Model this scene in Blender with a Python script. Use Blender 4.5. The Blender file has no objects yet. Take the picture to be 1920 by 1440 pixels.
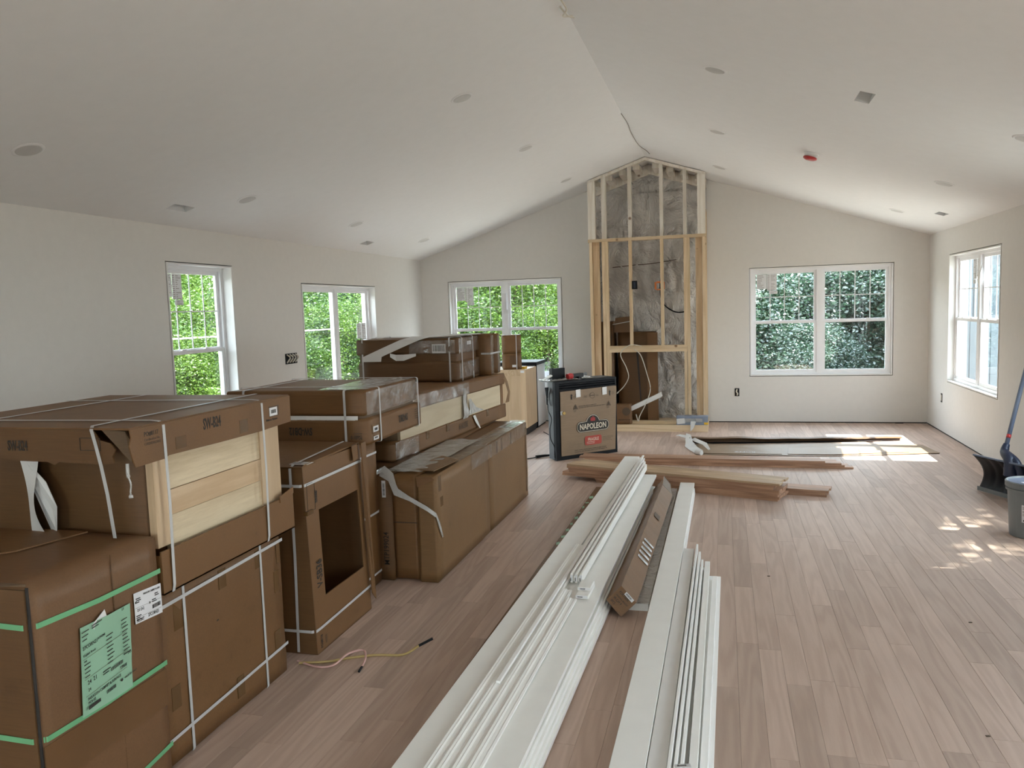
import bpy, bmesh, math, random
import numpy as np
from mathutils import Vector, Matrix, noise

SC = bpy.context.scene
COL = SC.collection
PI = math.pi
# ------------------------------------------------------------------ camera
CH = 1.6648
YAW, PITCH, ROLL, FPX = 0.262735, 0.0943376, -0.0322018, 1483.8
def cam_axes():
    cy, sy, cp, sp = math.cos(YAW), math.sin(YAW), math.cos(PITCH), math.sin(PITCH)
    f = Vector((-sy*cp, cy*cp, -sp)); r = Vector((cy, sy, 0)); u = r.cross(f)
    c, s = math.cos(ROLL), math.sin(ROLL)
    return c*r + s*u, -s*r + c*u, f
r_, u_, f_ = cam_axes()
cd = bpy.data.cameras.new('camera'); cam = bpy.data.objects.new('camera', cd); COL.objects.link(cam)
cam.matrix_world = Matrix(((r_.x, u_.x, -f_.x, 0), (r_.y, u_.y, -f_.y, 0), (r_.z, u_.z, -f_.z, CH), (0, 0, 0, 1)))
cd.sensor_width = 36; cd.lens = FPX/1920*36; cd.clip_start = .05; cd.clip_end = 300
SC.camera = cam
# ------------------------------------------------------------------ view, world, sun
SC.view_settings.view_transform = 'Standard'; SC.view_settings.look = 'None'
SC.view_settings.gamma = 1; SC.view_settings.use_curve_mapping = False
SC.view_settings.exposure = 1.3
cy_ = SC.cycles
cy_.max_bounces = 12; cy_.diffuse_bounces = 7; cy_.glossy_bounces = 4; cy_.transmission_bounces = 6
cy_.transparent_max_bounces = 14; cy_.sample_clamp_indirect = 6; cy_.caustics_reflective = False
cy_.caustics_refractive = False; cy_.use_denoising = True
SKY = 5.2
SUN = 15.0
w = bpy.data.worlds.new('world'); SC.world = w; w.use_nodes = True
nt = w.node_tree; bg = nt.nodes['Background']
tcw = nt.nodes.new('ShaderNodeTexCoord'); sep = nt.nodes.new('ShaderNodeSeparateXYZ'); rmp = nt.nodes.new('ShaderNodeValToRGB')
nt.links.new(tcw.outputs['Generated'], sep.inputs[0]); nt.links.new(sep.outputs['Z'], rmp.inputs[0]); nt.links.new(rmp.outputs[0], bg.inputs[0])
rmp.color_ramp.elements[0].position = 0.0; rmp.color_ramp.elements[0].color = (.93, .96, 1, 1)
rmp.color_ramp.elements[1].position = .7; rmp.color_ramp.elements[1].color = (.70, .82, 1, 1)
bg.inputs[1].default_value = SKY
sl = bpy.data.lights.new('sun', 'SUN'); so = bpy.data.objects.new('sun', sl); COL.objects.link(so)
sl.energy = SUN; sl.angle = math.radians(.55); sl.color = (1, .96, .90)
SUNDIR = Vector((-1, .03, -1.35)).normalized()
so.rotation_euler = SUNDIR.to_track_quat('-Z', 'Y').to_euler(); so.location = (14, 6, 18)

# ------------------------------------------------------------------ room numbers
XL, XR, YF, YB, H, XM, ZR, WT = -4.415, 2.568, 11.321, -3.0, 2.44, -.973, 3.586, .16
def zceil(x): return H + (ZR-H)*((x-XL)/(XM-XL) if x < XM else (XR-x)/(XR-XM))
def portal(x, y, z, sx, sz, rot):
    l = bpy.data.lights.new('sky_portal', 'AREA'); o = bpy.data.objects.new('sky_portal', l); COL.objects.link(o)
    l.shape = 'RECTANGLE'; l.size = sx; l.size_y = sz; l.cycles.is_portal = True
    o.location = (x, y, z); o.rotation_euler = rot

# ------------------------------------------------------------------ materials
def lin(c):
    return tuple((v/255/12.92 if v/255 <= .04045 else ((v/255+.055)/1.055)**2.4) for v in c)
class N:
    def __init__(s, name):
        s.m = bpy.data.materials.new(name); s.m.use_nodes = True; s.t = s.m.node_tree
        s.b = s.t.nodes['Principled BSDF']; s.out = s.t.nodes['Material Output']
    def n(s, typ, **kw):
        o = s.t.nodes.new('ShaderNode'+typ)
        for k, v in kw.items():
            if k.startswith('i_'): o.inputs[k[2:].replace('_', ' ')].default_value = v
            elif k.startswith('a_'): s.t.links.new(v, o.inputs[k[2:].replace('_', ' ')])
            else: setattr(o, k, v)
        return o
    def l(s, a, b): s.t.links.new(a, b)
    def base(s, col, rough=.6, **kw):
        s.b.inputs['Base Color'].default_value = (*col, 1); s.b.inputs['Roughness'].default_value = rough
        for k, v in kw.items(): s.b.inputs[k.replace('_', ' ')].default_value = v
        return s
    def coord(s, scale=(1, 1, 1), which='Object'):
        tc = s.n('TexCoord'); mp = s.n('Mapping'); mp.inputs['Scale'].default_value = scale
        s.l(tc.outputs[which], mp.inputs['Vector']); return mp.outputs[0]
    def noise(s, vec, scale, detail=3, rough=.55, **kw):
        o = s.n('TexNoise'); o.inputs['Scale'].default_value = scale; o.inputs['Detail'].default_value = detail
        o.inputs['Roughness'].default_value = rough; s.l(vec, o.inputs['Vector'])
        for k, v in kw.items(): o.inputs[k].default_value = v
        return o
    def ramp(s, fac, pts):
        o = s.n('ValToRGB'); cr = o.color_ramp
        while len(cr.elements) < len(pts): cr.elements.new(.5)
        for e, (p, c) in zip(cr.elements, pts): e.position = p; e.color = (*c, 1)
        s.l(fac, o.inputs[0]); return o.outputs[0]
    def bump(s, h, strength=.2, dist=.002):
        o = s.n('Bump'); o.inputs['Strength'].default_value = strength; o.inputs['Distance'].default_value = dist
        s.l(h, o.inputs['Height']); s.l(o.outputs[0], s.b.inputs['Normal'])
    def math(s, op, a, b=None):
        o = s.n('Math'); o.operation = op
        for i, v in enumerate((a, b)):
            if v is None: continue
            if isinstance(v, (int, float)): o.inputs[i].default_value = v
            else: s.l(v, o.inputs[i])
        return o.outputs[0]
    def mix(s, fac, a, b, typ='MIX'):
        o = s.n('MixRGB'); o.blend_type = typ
        for i, v in enumerate((fac, a, b)):
            if isinstance(v, (int, float)): o.inputs[i].default_value = v
            elif isinstance(v, tuple): o.inputs[i].default_value = (*v, 1)
            else: s.l(v, o.inputs[i])
        return o.outputs[0]
def mul(c, k): return tuple(v*k for v in c)

def m_plain(name, col, rough=.6, bump=0, bscale=60, var=.06, **kw):
    m = N(name).base(col, rough, **kw); v = m.coord()
    n = m.noise(v, bscale*.12, 3)
    m.l(m.ramp(n.outputs[0], [(.3, mul(col, 1-var)), (.7, mul(col, 1+var))]), m.b.inputs['Base Color'])
    if bump: m.bump(m.noise(v, bscale, 4).outputs[0], bump)
    return m.m
def m_card(name, col, streak=(3, 60, 60), gloss=.52):
    m = N(name).base(col, gloss, Specular_IOR_Level=.45); v = m.coord()
    big = m.noise(v, 2.3, 4, .6); c1 = m.ramp(big.outputs[0], [(.25, mul(col, .86)), (.5, col), (.8, mul(col, 1.10))])
    v2 = m.coord(streak); fine = m.noise(v2, 3, 2)
    c2 = m.ramp(fine.outputs[0], [(.3, (.90, .90, .90)), (.7, (1.05, 1.05, 1.05))])
    sc = m.noise(v, 9, 6, .7); c3 = m.ramp(sc.outputs[0], [(.30, (.78, .76, .72)), (.38, (1, 1, 1))])
    c = m.mix(1, c1, c2, 'MULTIPLY'); c = m.mix(.6, c, c3, 'MULTIPLY')
    m.l(c, m.b.inputs['Base Color']); m.bump(m.noise(v, 14, 4).outputs[0], .25, .004)
    return m.m
def m_wood(name, c1, c2, axis='x', scale=1.0, rings=26, knots=0, rough=.55, attr=False, contrast=1.0):
    """grain running along axis; contour lines of a stretched noise make cathedral figure"""
    m = N(name).base(c1, rough)
    s = {'x': (.55, 7, 7), 'y': (7, .55, 7), 'z': (7, 7, .55)}[axis]
    s = tuple(a*scale for a in s)
    if attr:
        at = m.n('Attribute'); at.attribute_name = 'tone'; at.attribute_type = 'GEOMETRY'
        tone = at.outputs['Fac']
        tc = m.n('NewGeometry'); mp = m.n('Mapping'); mp.inputs['Scale'].default_value = s; m.l(tc.outputs['Position'], mp.inputs['Vector']); v = mp.outputs[0]
    else:
        oi = m.n('ObjectInfo'); tone = oi.outputs['Random']; v = m.coord(s)
    def n4(scl, det, ro=.5):
        o = m.n('TexNoise'); o.noise_dimensions = '4D'; o.inputs['Scale'].default_value = scl; o.inputs['Detail'].default_value = det
        o.inputs['Roughness'].default_value = ro
        m.l(v, o.inputs['Vector']); m.l(m.math('MULTIPLY', tone, 37.0), o.inputs['W']); return o.outputs[0]
    a = n4(.55, 2); ring = m.math('SINE', m.math('MULTIPLY', a, float(rings*6.28)))
    f = n4(9, 4, .7)
    k = m.math('ADD', m.math('MULTIPLY', ring, .26), m.math('ADD', m.math('MULTIPLY', f, .9), .03))
    col = m.ramp(k, [(.2, c2), (.75, c1)])
    tn = m.ramp(tone, [(0, (1-.16*contrast,)*3), (.5, (1, 1, 1)), (1, (1+.10*contrast, 1+.11*contrast, 1+.12*contrast))])
    col = m.mix(1, col, tn, 'MULTIPLY')
    if knots:
        vo = m.n('TexVoronoi'); vo.inputs['Scale'].default_value = knots
        s2 = tuple(1.0 if q < 1 else .5 for q in s)
        m.l(m.coord((1, 1, 1)), vo.inputs['Vector'])
        kk = m.ramp(vo.outputs['Distance'], [(.05, (.28, .16, .09)), (.11, (1, 1, 1))])
        col = m.mix(.9, col, kk, 'MULTIPLY')
    m.l(col, m.b.inputs['Base Color'])
    m.bump(f, .12, .001)
    return m.m
def schlick(m, nrm, f0):
    g = m.n('NewGeometry'); d = m.n('VectorMath'); d.operation = 'DOT_PRODUCT'
    m.l(nrm if nrm is not None else g.outputs['Normal'], d.inputs[0]); m.l(g.outputs['Incoming'], d.inputs[1])
    c = m.math('SUBTRACT', 1.0, m.math('ABSOLUTE', d.outputs['Value']))
    return m.math('ADD', m.math('MULTIPLY', m.math('POWER', c, 5.0), 1-f0), f0)
def m_wrap(name, tint=(.95, .95, .95), opac=.12, scale=8, bstr=1.0, rough=.08):
    """clear stretch film / packing tape: mostly see-through, glossy creases"""
    m = N(name); v = m.coord((1, 1, 1))
    tr = m.n('BsdfTransparent'); tr.inputs[0].default_value = (*tint, 1)
    gl = m.n('BsdfGlossy'); gl.inputs['Roughness'].default_value = rough
    df = m.n('BsdfDiffuse'); df.inputs[0].default_value = (.75, .74, .72, 1)
    n = m.noise(v, scale, 5, .7, Distortion=1.5); bp = m.n('Bump'); bp.inputs['Strength'].default_value = bstr; bp.inputs['Distance'].default_value = .035
    m.l(n.outputs[0], bp.inputs['Height']); m.l(bp.outputs[0], gl.inputs['Normal'])
    k = schlick(m, bp.outputs[0], .20)
    m1 = m.n('MixShader'); m1.inputs[0].default_value = opac; m.l(tr.outputs[0], m1.inputs[1]); m.l(df.outputs[0], m1.inputs[2])
    m2 = m.n('MixShader'); m.l(k, m2.inputs[0]); m.l(m1.outputs[0], m2.inputs[1]); m.l(gl.outputs[0], m2.inputs[2])
    m.l(m2.outputs[0], m.out.inputs[0]); return m.m
def m_glass():
    m = N('window_glass')
    tr = m.n('BsdfTransparent'); tr.inputs[0].default_value = (.93, .97, .955, 1)
    gl = m.n('BsdfGlossy'); gl.inputs['Roughness'].default_value = .0
    k = m.math('MULTIPLY', schlick(m, None, .04), 1.3)
    mx = m.n('MixShader'); m.l(k, mx.inputs[0]); m.l(tr.outputs[0], mx.inputs[1]); m.l(gl.outputs[0], mx.inputs[2])
    m.l(mx.outputs[0], m.out.inputs[0]); return m.m
def m_leaf(name, col, col2, gk=.12):
    m = N(name)
    at = m.n('Attribute'); at.attribute_name = 'tone'; at.attribute_type = 'GEOMETRY'
    c = m.ramp(at.outputs['Fac'], [(0, col), (1, col2)])
    d = m.n('BsdfDiffuse'); m.l(c, d.inputs[0]); t = m.n('BsdfTranslucent'); m.l(c, t.inputs[0])
    g = m.n('BsdfGlossy'); g.inputs['Roughness'].default_value = .35
    a = m.n('MixShader'); a.inputs[0].default_value = .42; m.l(d.outputs[0], a.inputs[1]); m.l(t.outputs[0], a.inputs[2])
    b = m.n('MixShader'); b.inputs[0].default_value = gk; m.l(a.outputs[0], b.inputs[1]); m.l(g.outputs[0], b.inputs[2])
    m.l(b.outputs[0], m.out.inputs[0]); return m.m

WALLC = (.68, .658, .63)
M = {}
M['wall'] = m_plain('primed_drywall', WALLC, .9, .06, 120, .015)
M['ceil'] = m_plain('ceiling_paint', (.75, .745, .745), .92, .05, 90, .012)
M['dark'] = m_plain('shadow_gap_dark', (.035, .03, .028), .9)
M['vinyl'] = m_plain('white_vinyl', (.80, .80, .82), .35, 0, 60, .015)
M['jamb'] = m_plain('white_jamb', (.76, .75, .74), .5, 0, 60, .02)
M['glass'] = m_glass()
M['floor'] = m_wood('unfinished_oak_floor', (.52, .385, .312), (.455, .328, .262), 'y', 1.6, 11, 0, .55, True, 1.0)
M['sub'] = m_plain('subfloor', (.10, .065, .045), .9)
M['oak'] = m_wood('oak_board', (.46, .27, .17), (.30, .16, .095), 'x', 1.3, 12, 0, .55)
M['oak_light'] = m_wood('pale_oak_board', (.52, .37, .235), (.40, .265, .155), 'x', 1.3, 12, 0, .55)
M['stud'] = m_wood('framing_lumber', (.74, .575, .385), (.62, .455, .28), 'z', 1.5, 9, 4.2, .6)
M['studh'] = m_wood('framing_lumber_flat', (.74, .575, .385), (.63, .465, .29), 'x', 1.5, 9, 4.2, .6)
M['studw'] = m_wood('overspray_lumber', (.74, .69, .62), (.65, .585, .50), 'z', 1.5, 9, 4.2, .7)
M['pine'] = m_wood('cabinet_maple', (.62, .46, .30), (.52, .36, .215), 'y', 1.6, 10, 0, .45)
M['pinev'] = m_wood('cabinet_maple_upright', (.60, .44, .285), (.54, .385, .24), 'z', 1.6, 8, 0, .45)
M['cream'] = m_wood('cream_panel', (.62, .52, .365), (.56, .46, .31), 'y', 1.6, 6, 0, .4)
M['foamwood'] = m_wood('film_over_wood', (.66, .54, .37), (.46, .345, .21), 'y', 1.2, 2, 0, .35)
M['card'] = m_card('cardboard', (.172, .084, .030))
M['cardD'] = m_card('dark_and_shaded_cardboard', (.128, .062, .022))  # darker brown, also puts shade into the front faces of cartons
M['cardR'] = m_card('reddish_cardboard', (.175, .088, .038))
M['cardL'] = m_card('pale_cardboard', (.205, .112, .046))
M['cardI'] = m_card('cardboard_inside', (.13, .078, .040))
M['cardN'] = m_card('greyish_cardboard', (.255, .172, .105))
M['tapeL'] = m_plain('brown_tape', (.150, .076, .031), .3, .4, 25, .1)
M['tape'] = m_plain('packing_tape', (.125, .066, .025), .25, .4, 25, .1)
M['film'] = m_wrap('stretch_film', (.97, .96, .94), .0, 6, .42, .05)
M['filmw'] = m_wrap('white_poly_film', (.93, .93, .93), .6, 9, .8, .2)
M['poly'] = None
M['strap'] = m_plain('white_strap', (.55, .545, .55), .4)
M['gstrap'] = m_plain('green_strap', (.16, .44, .22), .35)
M['ink'] = m_plain('black_ink', (.028, .024, .02), .7)
M['inkf'] = m_plain('faded_ink', (.10, .065, .04), .7)
M['paper'] = m_plain('white_paper', (.72, .72, .74), .6)
M['gpaper'] = m_plain('mint_paper', (.30, .52, .36), .6, .2, 20)
M['foam'] = m_plain('white_foam_sheet', (.74, .73, .72), .55, .3, 30)
M['white'] = m_plain('white_trim_paint', (.86, .85, .82), .42, .02, 60, .02)
M['white2'] = m_plain('white_trim_edge', (.90, .895, .88), .45, .02, 60, .02)
M['black'] = m_plain('black_metal', (.009, .010, .013), .55, Specular_IOR_Level=.2)
M['blackp'] = m_plain('black_plastic', (.007, .007, .009), .45, Specular_IOR_Level=.25)
M['grey'] = m_plain('grey_plastic', (.17, .18, .185), .45)
M['blue'] = m_plain('blue_grey_plastic', (.10, .13, .20), .4)
M['navy'] = m_plain('navy_plastic', (.02, .028, .06), .4)
M['steelblue'] = m_plain('blue_painted_pole', (.13, .16, .235), .35)
M['metal'] = m_plain('galvanised_steel', (.25, .26, .27), .45, 0, 60, .1, Metallic=.6)
M['darksteel'] = m_plain('dark_steel', (.075, .08, .088), .5)
M['brass'] = m_plain('brass', (.75, .55, .22), .25, Metallic=1.0)
M['red'] = m_plain('red_plastic', (.45, .03, .03), .35)
M['fragile'] = m_plain('red_print', (.42, .06, .04), .6)
M['redprint'] = m_plain('flame_red_print', (.35, .03, .03), .6)
M['lightprint'] = m_plain('cream_print', (.62, .55, .44), .6)
M['orange'] = m_plain('orange_plastic', (.70, .20, .04), .4)
M['yellow'] = m_plain('yellow_plastic', (.75, .45, .03), .4)
M['cableY'] = m_plain('yellow_cable', (.42, .30, .11), .5)
M['cableP'] = m_plain('pink_cable', (.60, .36, .32), .5)
M['cableW'] = m_plain('white_cable', (.62, .58, .50), .5)
M['disc'] = m_plain('light_lens', (.52, .51, .50), .5)
M['bluebox'] = m_plain('blue_grey_carton', (.22, .26, .34), .5, .2, 30)
M['grass'] = m_plain('grass', (.10, .20, .04), .9, .5, 30, .3)
M['bounce_ground'] = m_plain('light_bounce_ground', (.34, .31, .27), .95, .4, 8, .15)  # pale ground made up to bounce neutral daylight onto the ceiling
M['bark'] = m_plain('bark', (.12, .09, .065), .9, .6, 12, .3)
M['siding'] = m_plain('pale_siding', (.13, .155, .175), .6)
M['leafA'] = m_leaf('sunlit_tone_leaves', (.016, .050, .007), (.12, .20, .028), .04)  # brighter leaf copy, sunlight on the trees put into the colour
M['leafB'] = m_leaf('shade_tone_leaves', (.012, .036, .022), (.055, .11, .06))  # darker leaf copy, side-lit shade put into the colour

# poly vapour barrier: cloudy silvery plastic with sharp creases
def m_poly():
    m = N('vapour_barrier')  .base((.40, .375, .35), .15, Specular_IOR_Level=.9)
    v = m.coord((1, 1, .8)); n = m.noise(v, 3.2, 6, .62, Distortion=2.2)
    m.l(m.ramp(m.noise(v, 1.6, 3).outputs[0], [(.3, (.56, .53, .505)), (.7, (.80, .77, .74))]), m.b.inputs['Base Color'])
    m.bump(n.outputs[0], 1.0, .16); return m.m
M['poly'] = m_poly()

# ------------------------------------------------------------------ mesh helpers
class MB:
    def __init__(s): s.v = []; s.f = []; s.tone = []; s.ct = .5
    def add(s, vs, fs):
        b = len(s.v); s.v += [tuple(p) for p in vs]; s.f += [tuple(b+i for i in f) for f in fs]; s.tone += [s.ct]*len(fs); return s
    def box(s, x0, x1, y0, y1, z0, z1):
        return s.add([(x0,y0,z0),(x1,y0,z0),(x1,y1,z0),(x0,y1,z0),(x0,y0,z1),(x1,y0,z1),(x1,y1,z1),(x0,y1,z1)],
              [(3,2,1,0),(4,5,6,7),(0,1,5,4),(1,2,6,5),(2,3,7,6),(3,0,4,7)])
    def chbox(s, x0, x1, y0, y1, z0, z1, c=.001):
        "box whose top edges are eased"
        return s.add([(x0,y0,z0),(x1,y0,z0),(x1,y1,z0),(x0,y1,z0),(x0,y0,z1-c),(x1,y0,z1-c),(x1,y1,z1-c),(x0,y1,z1-c),
              (x0+c,y0+c,z1),(x1-c,y0+c,z1),(x1-c,y1-c,z1),(x0+c,y1-c,z1)],
              [(3,2,1,0),(8,9,10,11),(0,1,5,4),(1,2,6,5),(2,3,7,6),(3,0,4,7),(4,5,9,8),(5,6,10,9),(6,7,11,10),(7,4,8,11)])
    def obox(s, o, a, b, c):
        "oriented box: corner o, edge vectors a,b,c"
        o, a, b, c = map(Vector, (o, a, b, c))
        return s.add([o, o+a, o+a+b, o+b, o+c, o+a+c, o+a+b+c, o+b+c], [(3,2,1,0),(4,5,6,7),(0,1,5,4),(1,2,6,5),(2,3,7,6),(3,0,4,7)])
    def prism(s, pts, ext):
        "planar polygon pts (3d) extruded by vector ext"
        n = len(pts); e = Vector(ext); a = [Vector(p) for p in pts]
        return s.add(a+[p+e for p in a], [tuple(range(n))[::-1], tuple(range(n, 2*n))]+[(i, (i+1) % n, n+(i+1) % n, n+i) for i in range(n)])
    def cyl(s, c, r0, r1, h, n=24, ax=(0, 0, 1), caps=True):
        a = Vector(ax).normalized(); t = a.orthogonal().normalized(); b = a.cross(t); c = Vector(c); v = []
        for k, r in ((0, r0), (h, r1)):
            for i in range(n):
                q = 2*PI*i/n; v.append(c+a*k+t*(r*math.cos(q))+b*(r*math.sin(q)))
        f = [(i, (i+1) % n, n+(i+1) % n, n+i) for i in range(n)]
        if caps: f += [tuple(range(n))[::-1], tuple(range(n, 2*n))]
        return s.add(v, f)
    def lathe(s, c, prof, n=32):
        c = Vector(c); v = []; k = len(prof)
        for r, z in prof:
            for i in range(n):
                q = 2*PI*i/n; v.append((c.x+r*math.cos(q), c.y+r*math.sin(q), c.z+z))
        f = [(j*n+i, j*n+(i+1) % n, (j+1)*n+(i+1) % n, (j+1)*n+i) for j in range(k-1) for i in range(n)]
        f += [tuple(range(n))[::-1], tuple(range((k-1)*n, k*n))]
        return s.add(v, f)
    def tube(s, pts, r, n=8, sub=6):
        P = [Vector(p) for p in pts]
        if sub > 1 and len(P) > 2: P = catmull(P, sub)
        up = Vector((0, 0, 1)); v = []; rr = r if callable(r) else (lambda t: r)
        for i, p in enumerate(P):
            d = (P[min(i+1, len(P)-1)]-P[max(i-1, 0)]).normalized()
            t = d.cross(up)
            if t.length < .05: t = d.cross(Vector((1, 0, 0)))
            t.normalize(); b = t.cross(d); q = rr(i/(len(P)-1))
            for k in range(n):
                an = 2*PI*k/n; v.append(p+t*(q*math.cos(an))+b*(q*math.sin(an)))
        f = [(j*n+i, j*n+(i+1) % n, (j+1)*n+(i+1) % n, (j+1)*n+i) for j in range(len(P)-1) for i in range(n)]
        f += [tuple(range(n))[::-1], tuple(range((len(P)-1)*n, len(P)*n))]
        return s.add(v, f)
    def ribbon(s, pts, wv, th=.0012, nrm=None):
        "flat band through pts, wv = width vector (or list), thickness th"
        P = [Vector(p) for p in pts]; n = len(P)
        W = [Vector(wv)]*n if not isinstance(wv, list) else [Vector(q) for q in wv]
        v = []
        for i, p in enumerate(P):
            d = (P[min(i+1, n-1)]-P[max(i-1, 0)]).normalized(); u = W[i].normalized().cross(d).normalized()*th
            v += [p-W[i]/2, p+W[i]/2, p+W[i]/2+u, p-W[i]/2+u]
        f = [(i*4+k, i*4+(k+1) % 4, i*4+4+(k+1) % 4, i*4+4+k) for i in range(n-1) for k in range(4)]
        f += [(3, 2, 1, 0), tuple(range(4*n-4, 4*n))]
        return s.add(v, f)
    def build(s, name, mat, parent=None, org=None, smooth=False, bevel=0, tones=False, noshift=False):
        me = bpy.data.meshes.new(name)
        v = s.v
        if org is not None: v = [(p[0]-org[0], p[1]-org[1], p[2]-org[2]) for p in v]
        elif parent is not None and not noshift:
            q = root(parent); L = q.location
            v = [(p[0]-L[0], p[1]-L[1], p[2]-L[2]) for p in v]
            if q.rotation_euler.z:
                raise ValueError('use noshift for rotated '+name)
        me.from_pydata(v, [], s.f)
        if tones:
            a = me.attributes.new('tone', 'FLOAT', 'FACE'); a.data.foreach_set('value', np.array(s.tone, 'f'))
        if bevel or True:
            bm = bmesh.new(); bm.from_mesh(me)
            if not tones: bmesh.ops.recalc_face_normals(bm, faces=bm.faces)
            if bevel: bmesh.ops.bevel(bm, geom=list(bm.edges), offset=bevel, segments=2, affect='EDGES', clamp_overlap=True)
            bm.to_mesh(me); bm.free()
        if smooth: me.polygons.foreach_set('use_smooth', [True]*len(me.polygons))
        me.materials.append(mat)
        o = bpy.data.objects.new(name, me); COL.objects.link(o)
        if org is not None: o.location = org
        if parent is not None: o.parent = parent
        return o
def root(o):
    while o.parent is not None: o = o.parent
    return o
def catmull(P, k):
    out = []
    for i in range(len(P)-1):
        a, b, c, d = P[max(i-1, 0)], P[i], P[i+1], P[min(i+2, len(P)-1)]
        for j in range(k):
            t = j/k; out.append(.5*((2*b)+(c-a)*t+(2*a-5*b+4*c-d)*t*t+(3*b-a-3*c+d)*t**3))
    out.append(P[-1]); return out
def thing(name, label, cat, loc, rotz=0, group=None):
    o = bpy.data.objects.new(name, None); COL.objects.link(o); o.location = loc; o.rotation_euler = (0, 0, rotz)
    o.empty_display_size = .1
    return tag(o, label, cat, group)
def tag(o, label, cat, group=None):
    o['label'] = label; o['category'] = cat
    if group: o['group'] = group
    return o
def struct(o): o['kind'] = 'structure'; return o
def lab(o, t): o['label'] = t; return o
def carton(name, mat, parent, x0, x1, y0, y1, z0, z1, amp=.004, bev=.006, seed=0, res=9, noshift=False, org=None, shear=None):
    "closed cardboard box: soft edges, slightly dented faces"
    bm = bmesh.new(); bmesh.ops.create_cube(bm, size=1)
    for v in bm.verts: v.co = Vector((x0+(v.co.x+.5)*(x1-x0), y0+(v.co.y+.5)*(y1-y0), z0+(v.co.z+.5)*(z1-z0)))
    bmesh.ops.bevel(bm, geom=list(bm.edges), offset=bev, segments=2, affect='EDGES')
    big = [e for e in bm.edges if e.calc_length() > .06]
    bmesh.ops.subdivide_edges(bm, edges=big, cuts=res, use_grid_fill=True)
    L = root(parent).location if (parent is not None and not noshift) else Vector((0, 0, 0))
    if org is not None: L = Vector(org)
    for v in bm.verts:
        n = noise.noise_vector(v.co*5+Vector((seed*7.3, seed*3.1, 0)))+.5*noise.noise_vector(v.co*13+Vector((seed, 0, 0)))
        k = amp
        if v.co.z < z0+.004: n.z = abs(n.z)
        v.co += n*k
        if shear: v.co.x += shear*(v.co.z-z0)
        v.co -= L
    me = bpy.data.meshes.new(name); bmesh.ops.recalc_face_normals(bm, faces=bm.faces); bm.to_mesh(me); bm.free()
    me.polygons.foreach_set('use_smooth', [True]*len(me.polygons))
    me.materials.append(mat); o = bpy.data.objects.new(name, me); COL.objects.link(o)
    if parent is not None: o.parent = parent
    if org is not None: o.location = org
    return o
def loop(parent, mat, axis, pos, a0, a1, b0, b1, w=.013, off=.003, noshift=False, name='strap', slack=0):
    "band round a box; axis = the axis its plane is square to; a,b = extents in the other two axes"
    c = .012; a0 -= off; a1 += off; b0 -= off; b1 += off
    ring = [(a0+c, b0), (a1-c, b0), (a1-.3*c, b0+.3*c), (a1, b0+c), (a1, b1-c), (a1-.3*c, b1-.3*c), (a1-c, b1), (a0+c, b1), (a0+.3*c, b1-.3*c), (a0, b1-c), (a0, b0+c), (a0+.3*c, b0+.3*c)]
    mb = MB(); v = []
    for (p, q) in ring:
        for (k, o) in ((-w/2, 0), (w/2, 0), (w/2, .0015), (-w/2, .0015)):
            da = (a0+a1)/2; db = (b0+b1)/2
            P = p+(o if p > da else -o); Q = q+(o if q > db else -o); S = pos+k
            v.append({'x': (S, P, Q), 'y': (P, S, Q), 'z': (P, Q, S)}[axis])
    n = len(ring); f = [(i*4+k, i*4+(k+1) % 4, ((i+1) % n)*4+(k+1) % 4, ((i+1) % n)*4+k) for i in range(n) for k in range(4)]
    mb.add(v, f); return mb.build(name, mat, parent, noshift=noshift)
FR = {'R': (Vector((0, 1, 0)), Vector((0, 0, 1))), 'F': (Vector((1, 0, 0)), Vector((0, 0, 1))), 'T': (Vector((1, 0, 0)), Vector((0, 1, 0)))}
def text(body, size, loc, right, up, mat, parent, sx=.8, name='printed_text', noshift=False, bold=.012, align='LEFT', shear=0):
    cu = bpy.data.curves.new('t', 'FONT'); cu.body = body; cu.size = size; cu.offset = bold*size; cu.align_x = align; cu.resolution_u = 2
    cu.extrude = .0003; cu.shear = shear
    o = bpy.data.objects.new('t', cu); COL.objects.link(o)
    bpy.context.view_layer.update()
    me = bpy.data.meshes.new_from_object(o.evaluated_get(bpy.context.evaluated_depsgraph_get()))
    bpy.data.objects.remove(o); bpy.data.curves.remove(cu)
    r = Vector(right).normalized(); u = Vector(up).normalized(); n = r.cross(u)
    p = Vector(loc)
    if parent is not None and not noshift: p = p-root(parent).location
    me.transform(Matrix(((r.x*sx, u.x, n.x, p.x), (r.y*sx, u.y, n.y, p.y), (r.z*sx, u.z, n.z, p.z), (0, 0, 0, 1))))
    me.materials.clear(); me.materials.append(mat); me.name = name
    q = bpy.data.objects.new(name, me); COL.objects.link(q); q.parent = parent
    return q
def plate(name, mat, parent, o, a, b, th=.001, noshift=False):
    a = Vector(a); b = Vector(b); n = a.cross(b).normalized()*th
    return MB().obox(o, a, b, n).build(name, mat, parent, noshift=noshift)
def barcode(parent, o, right, up, wd, ht, noshift=False, mat=None, seed=1):
    rd = random.Random(seed); mb = MB(); x = 0; r = Vector(right).normalized(); u = Vector(up).normalized(); n = r.cross(u)*.0004
    while x < wd:
        b = rd.uniform(.02, .06)*wd; mb.obox(Vector(o)+r*x, r*min(b, wd-x), u*ht, n); x += b+rd.uniform(.02, .05)*wd
    return mb.build('barcode', mat or M['ink'], parent, noshift=noshift)
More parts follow.
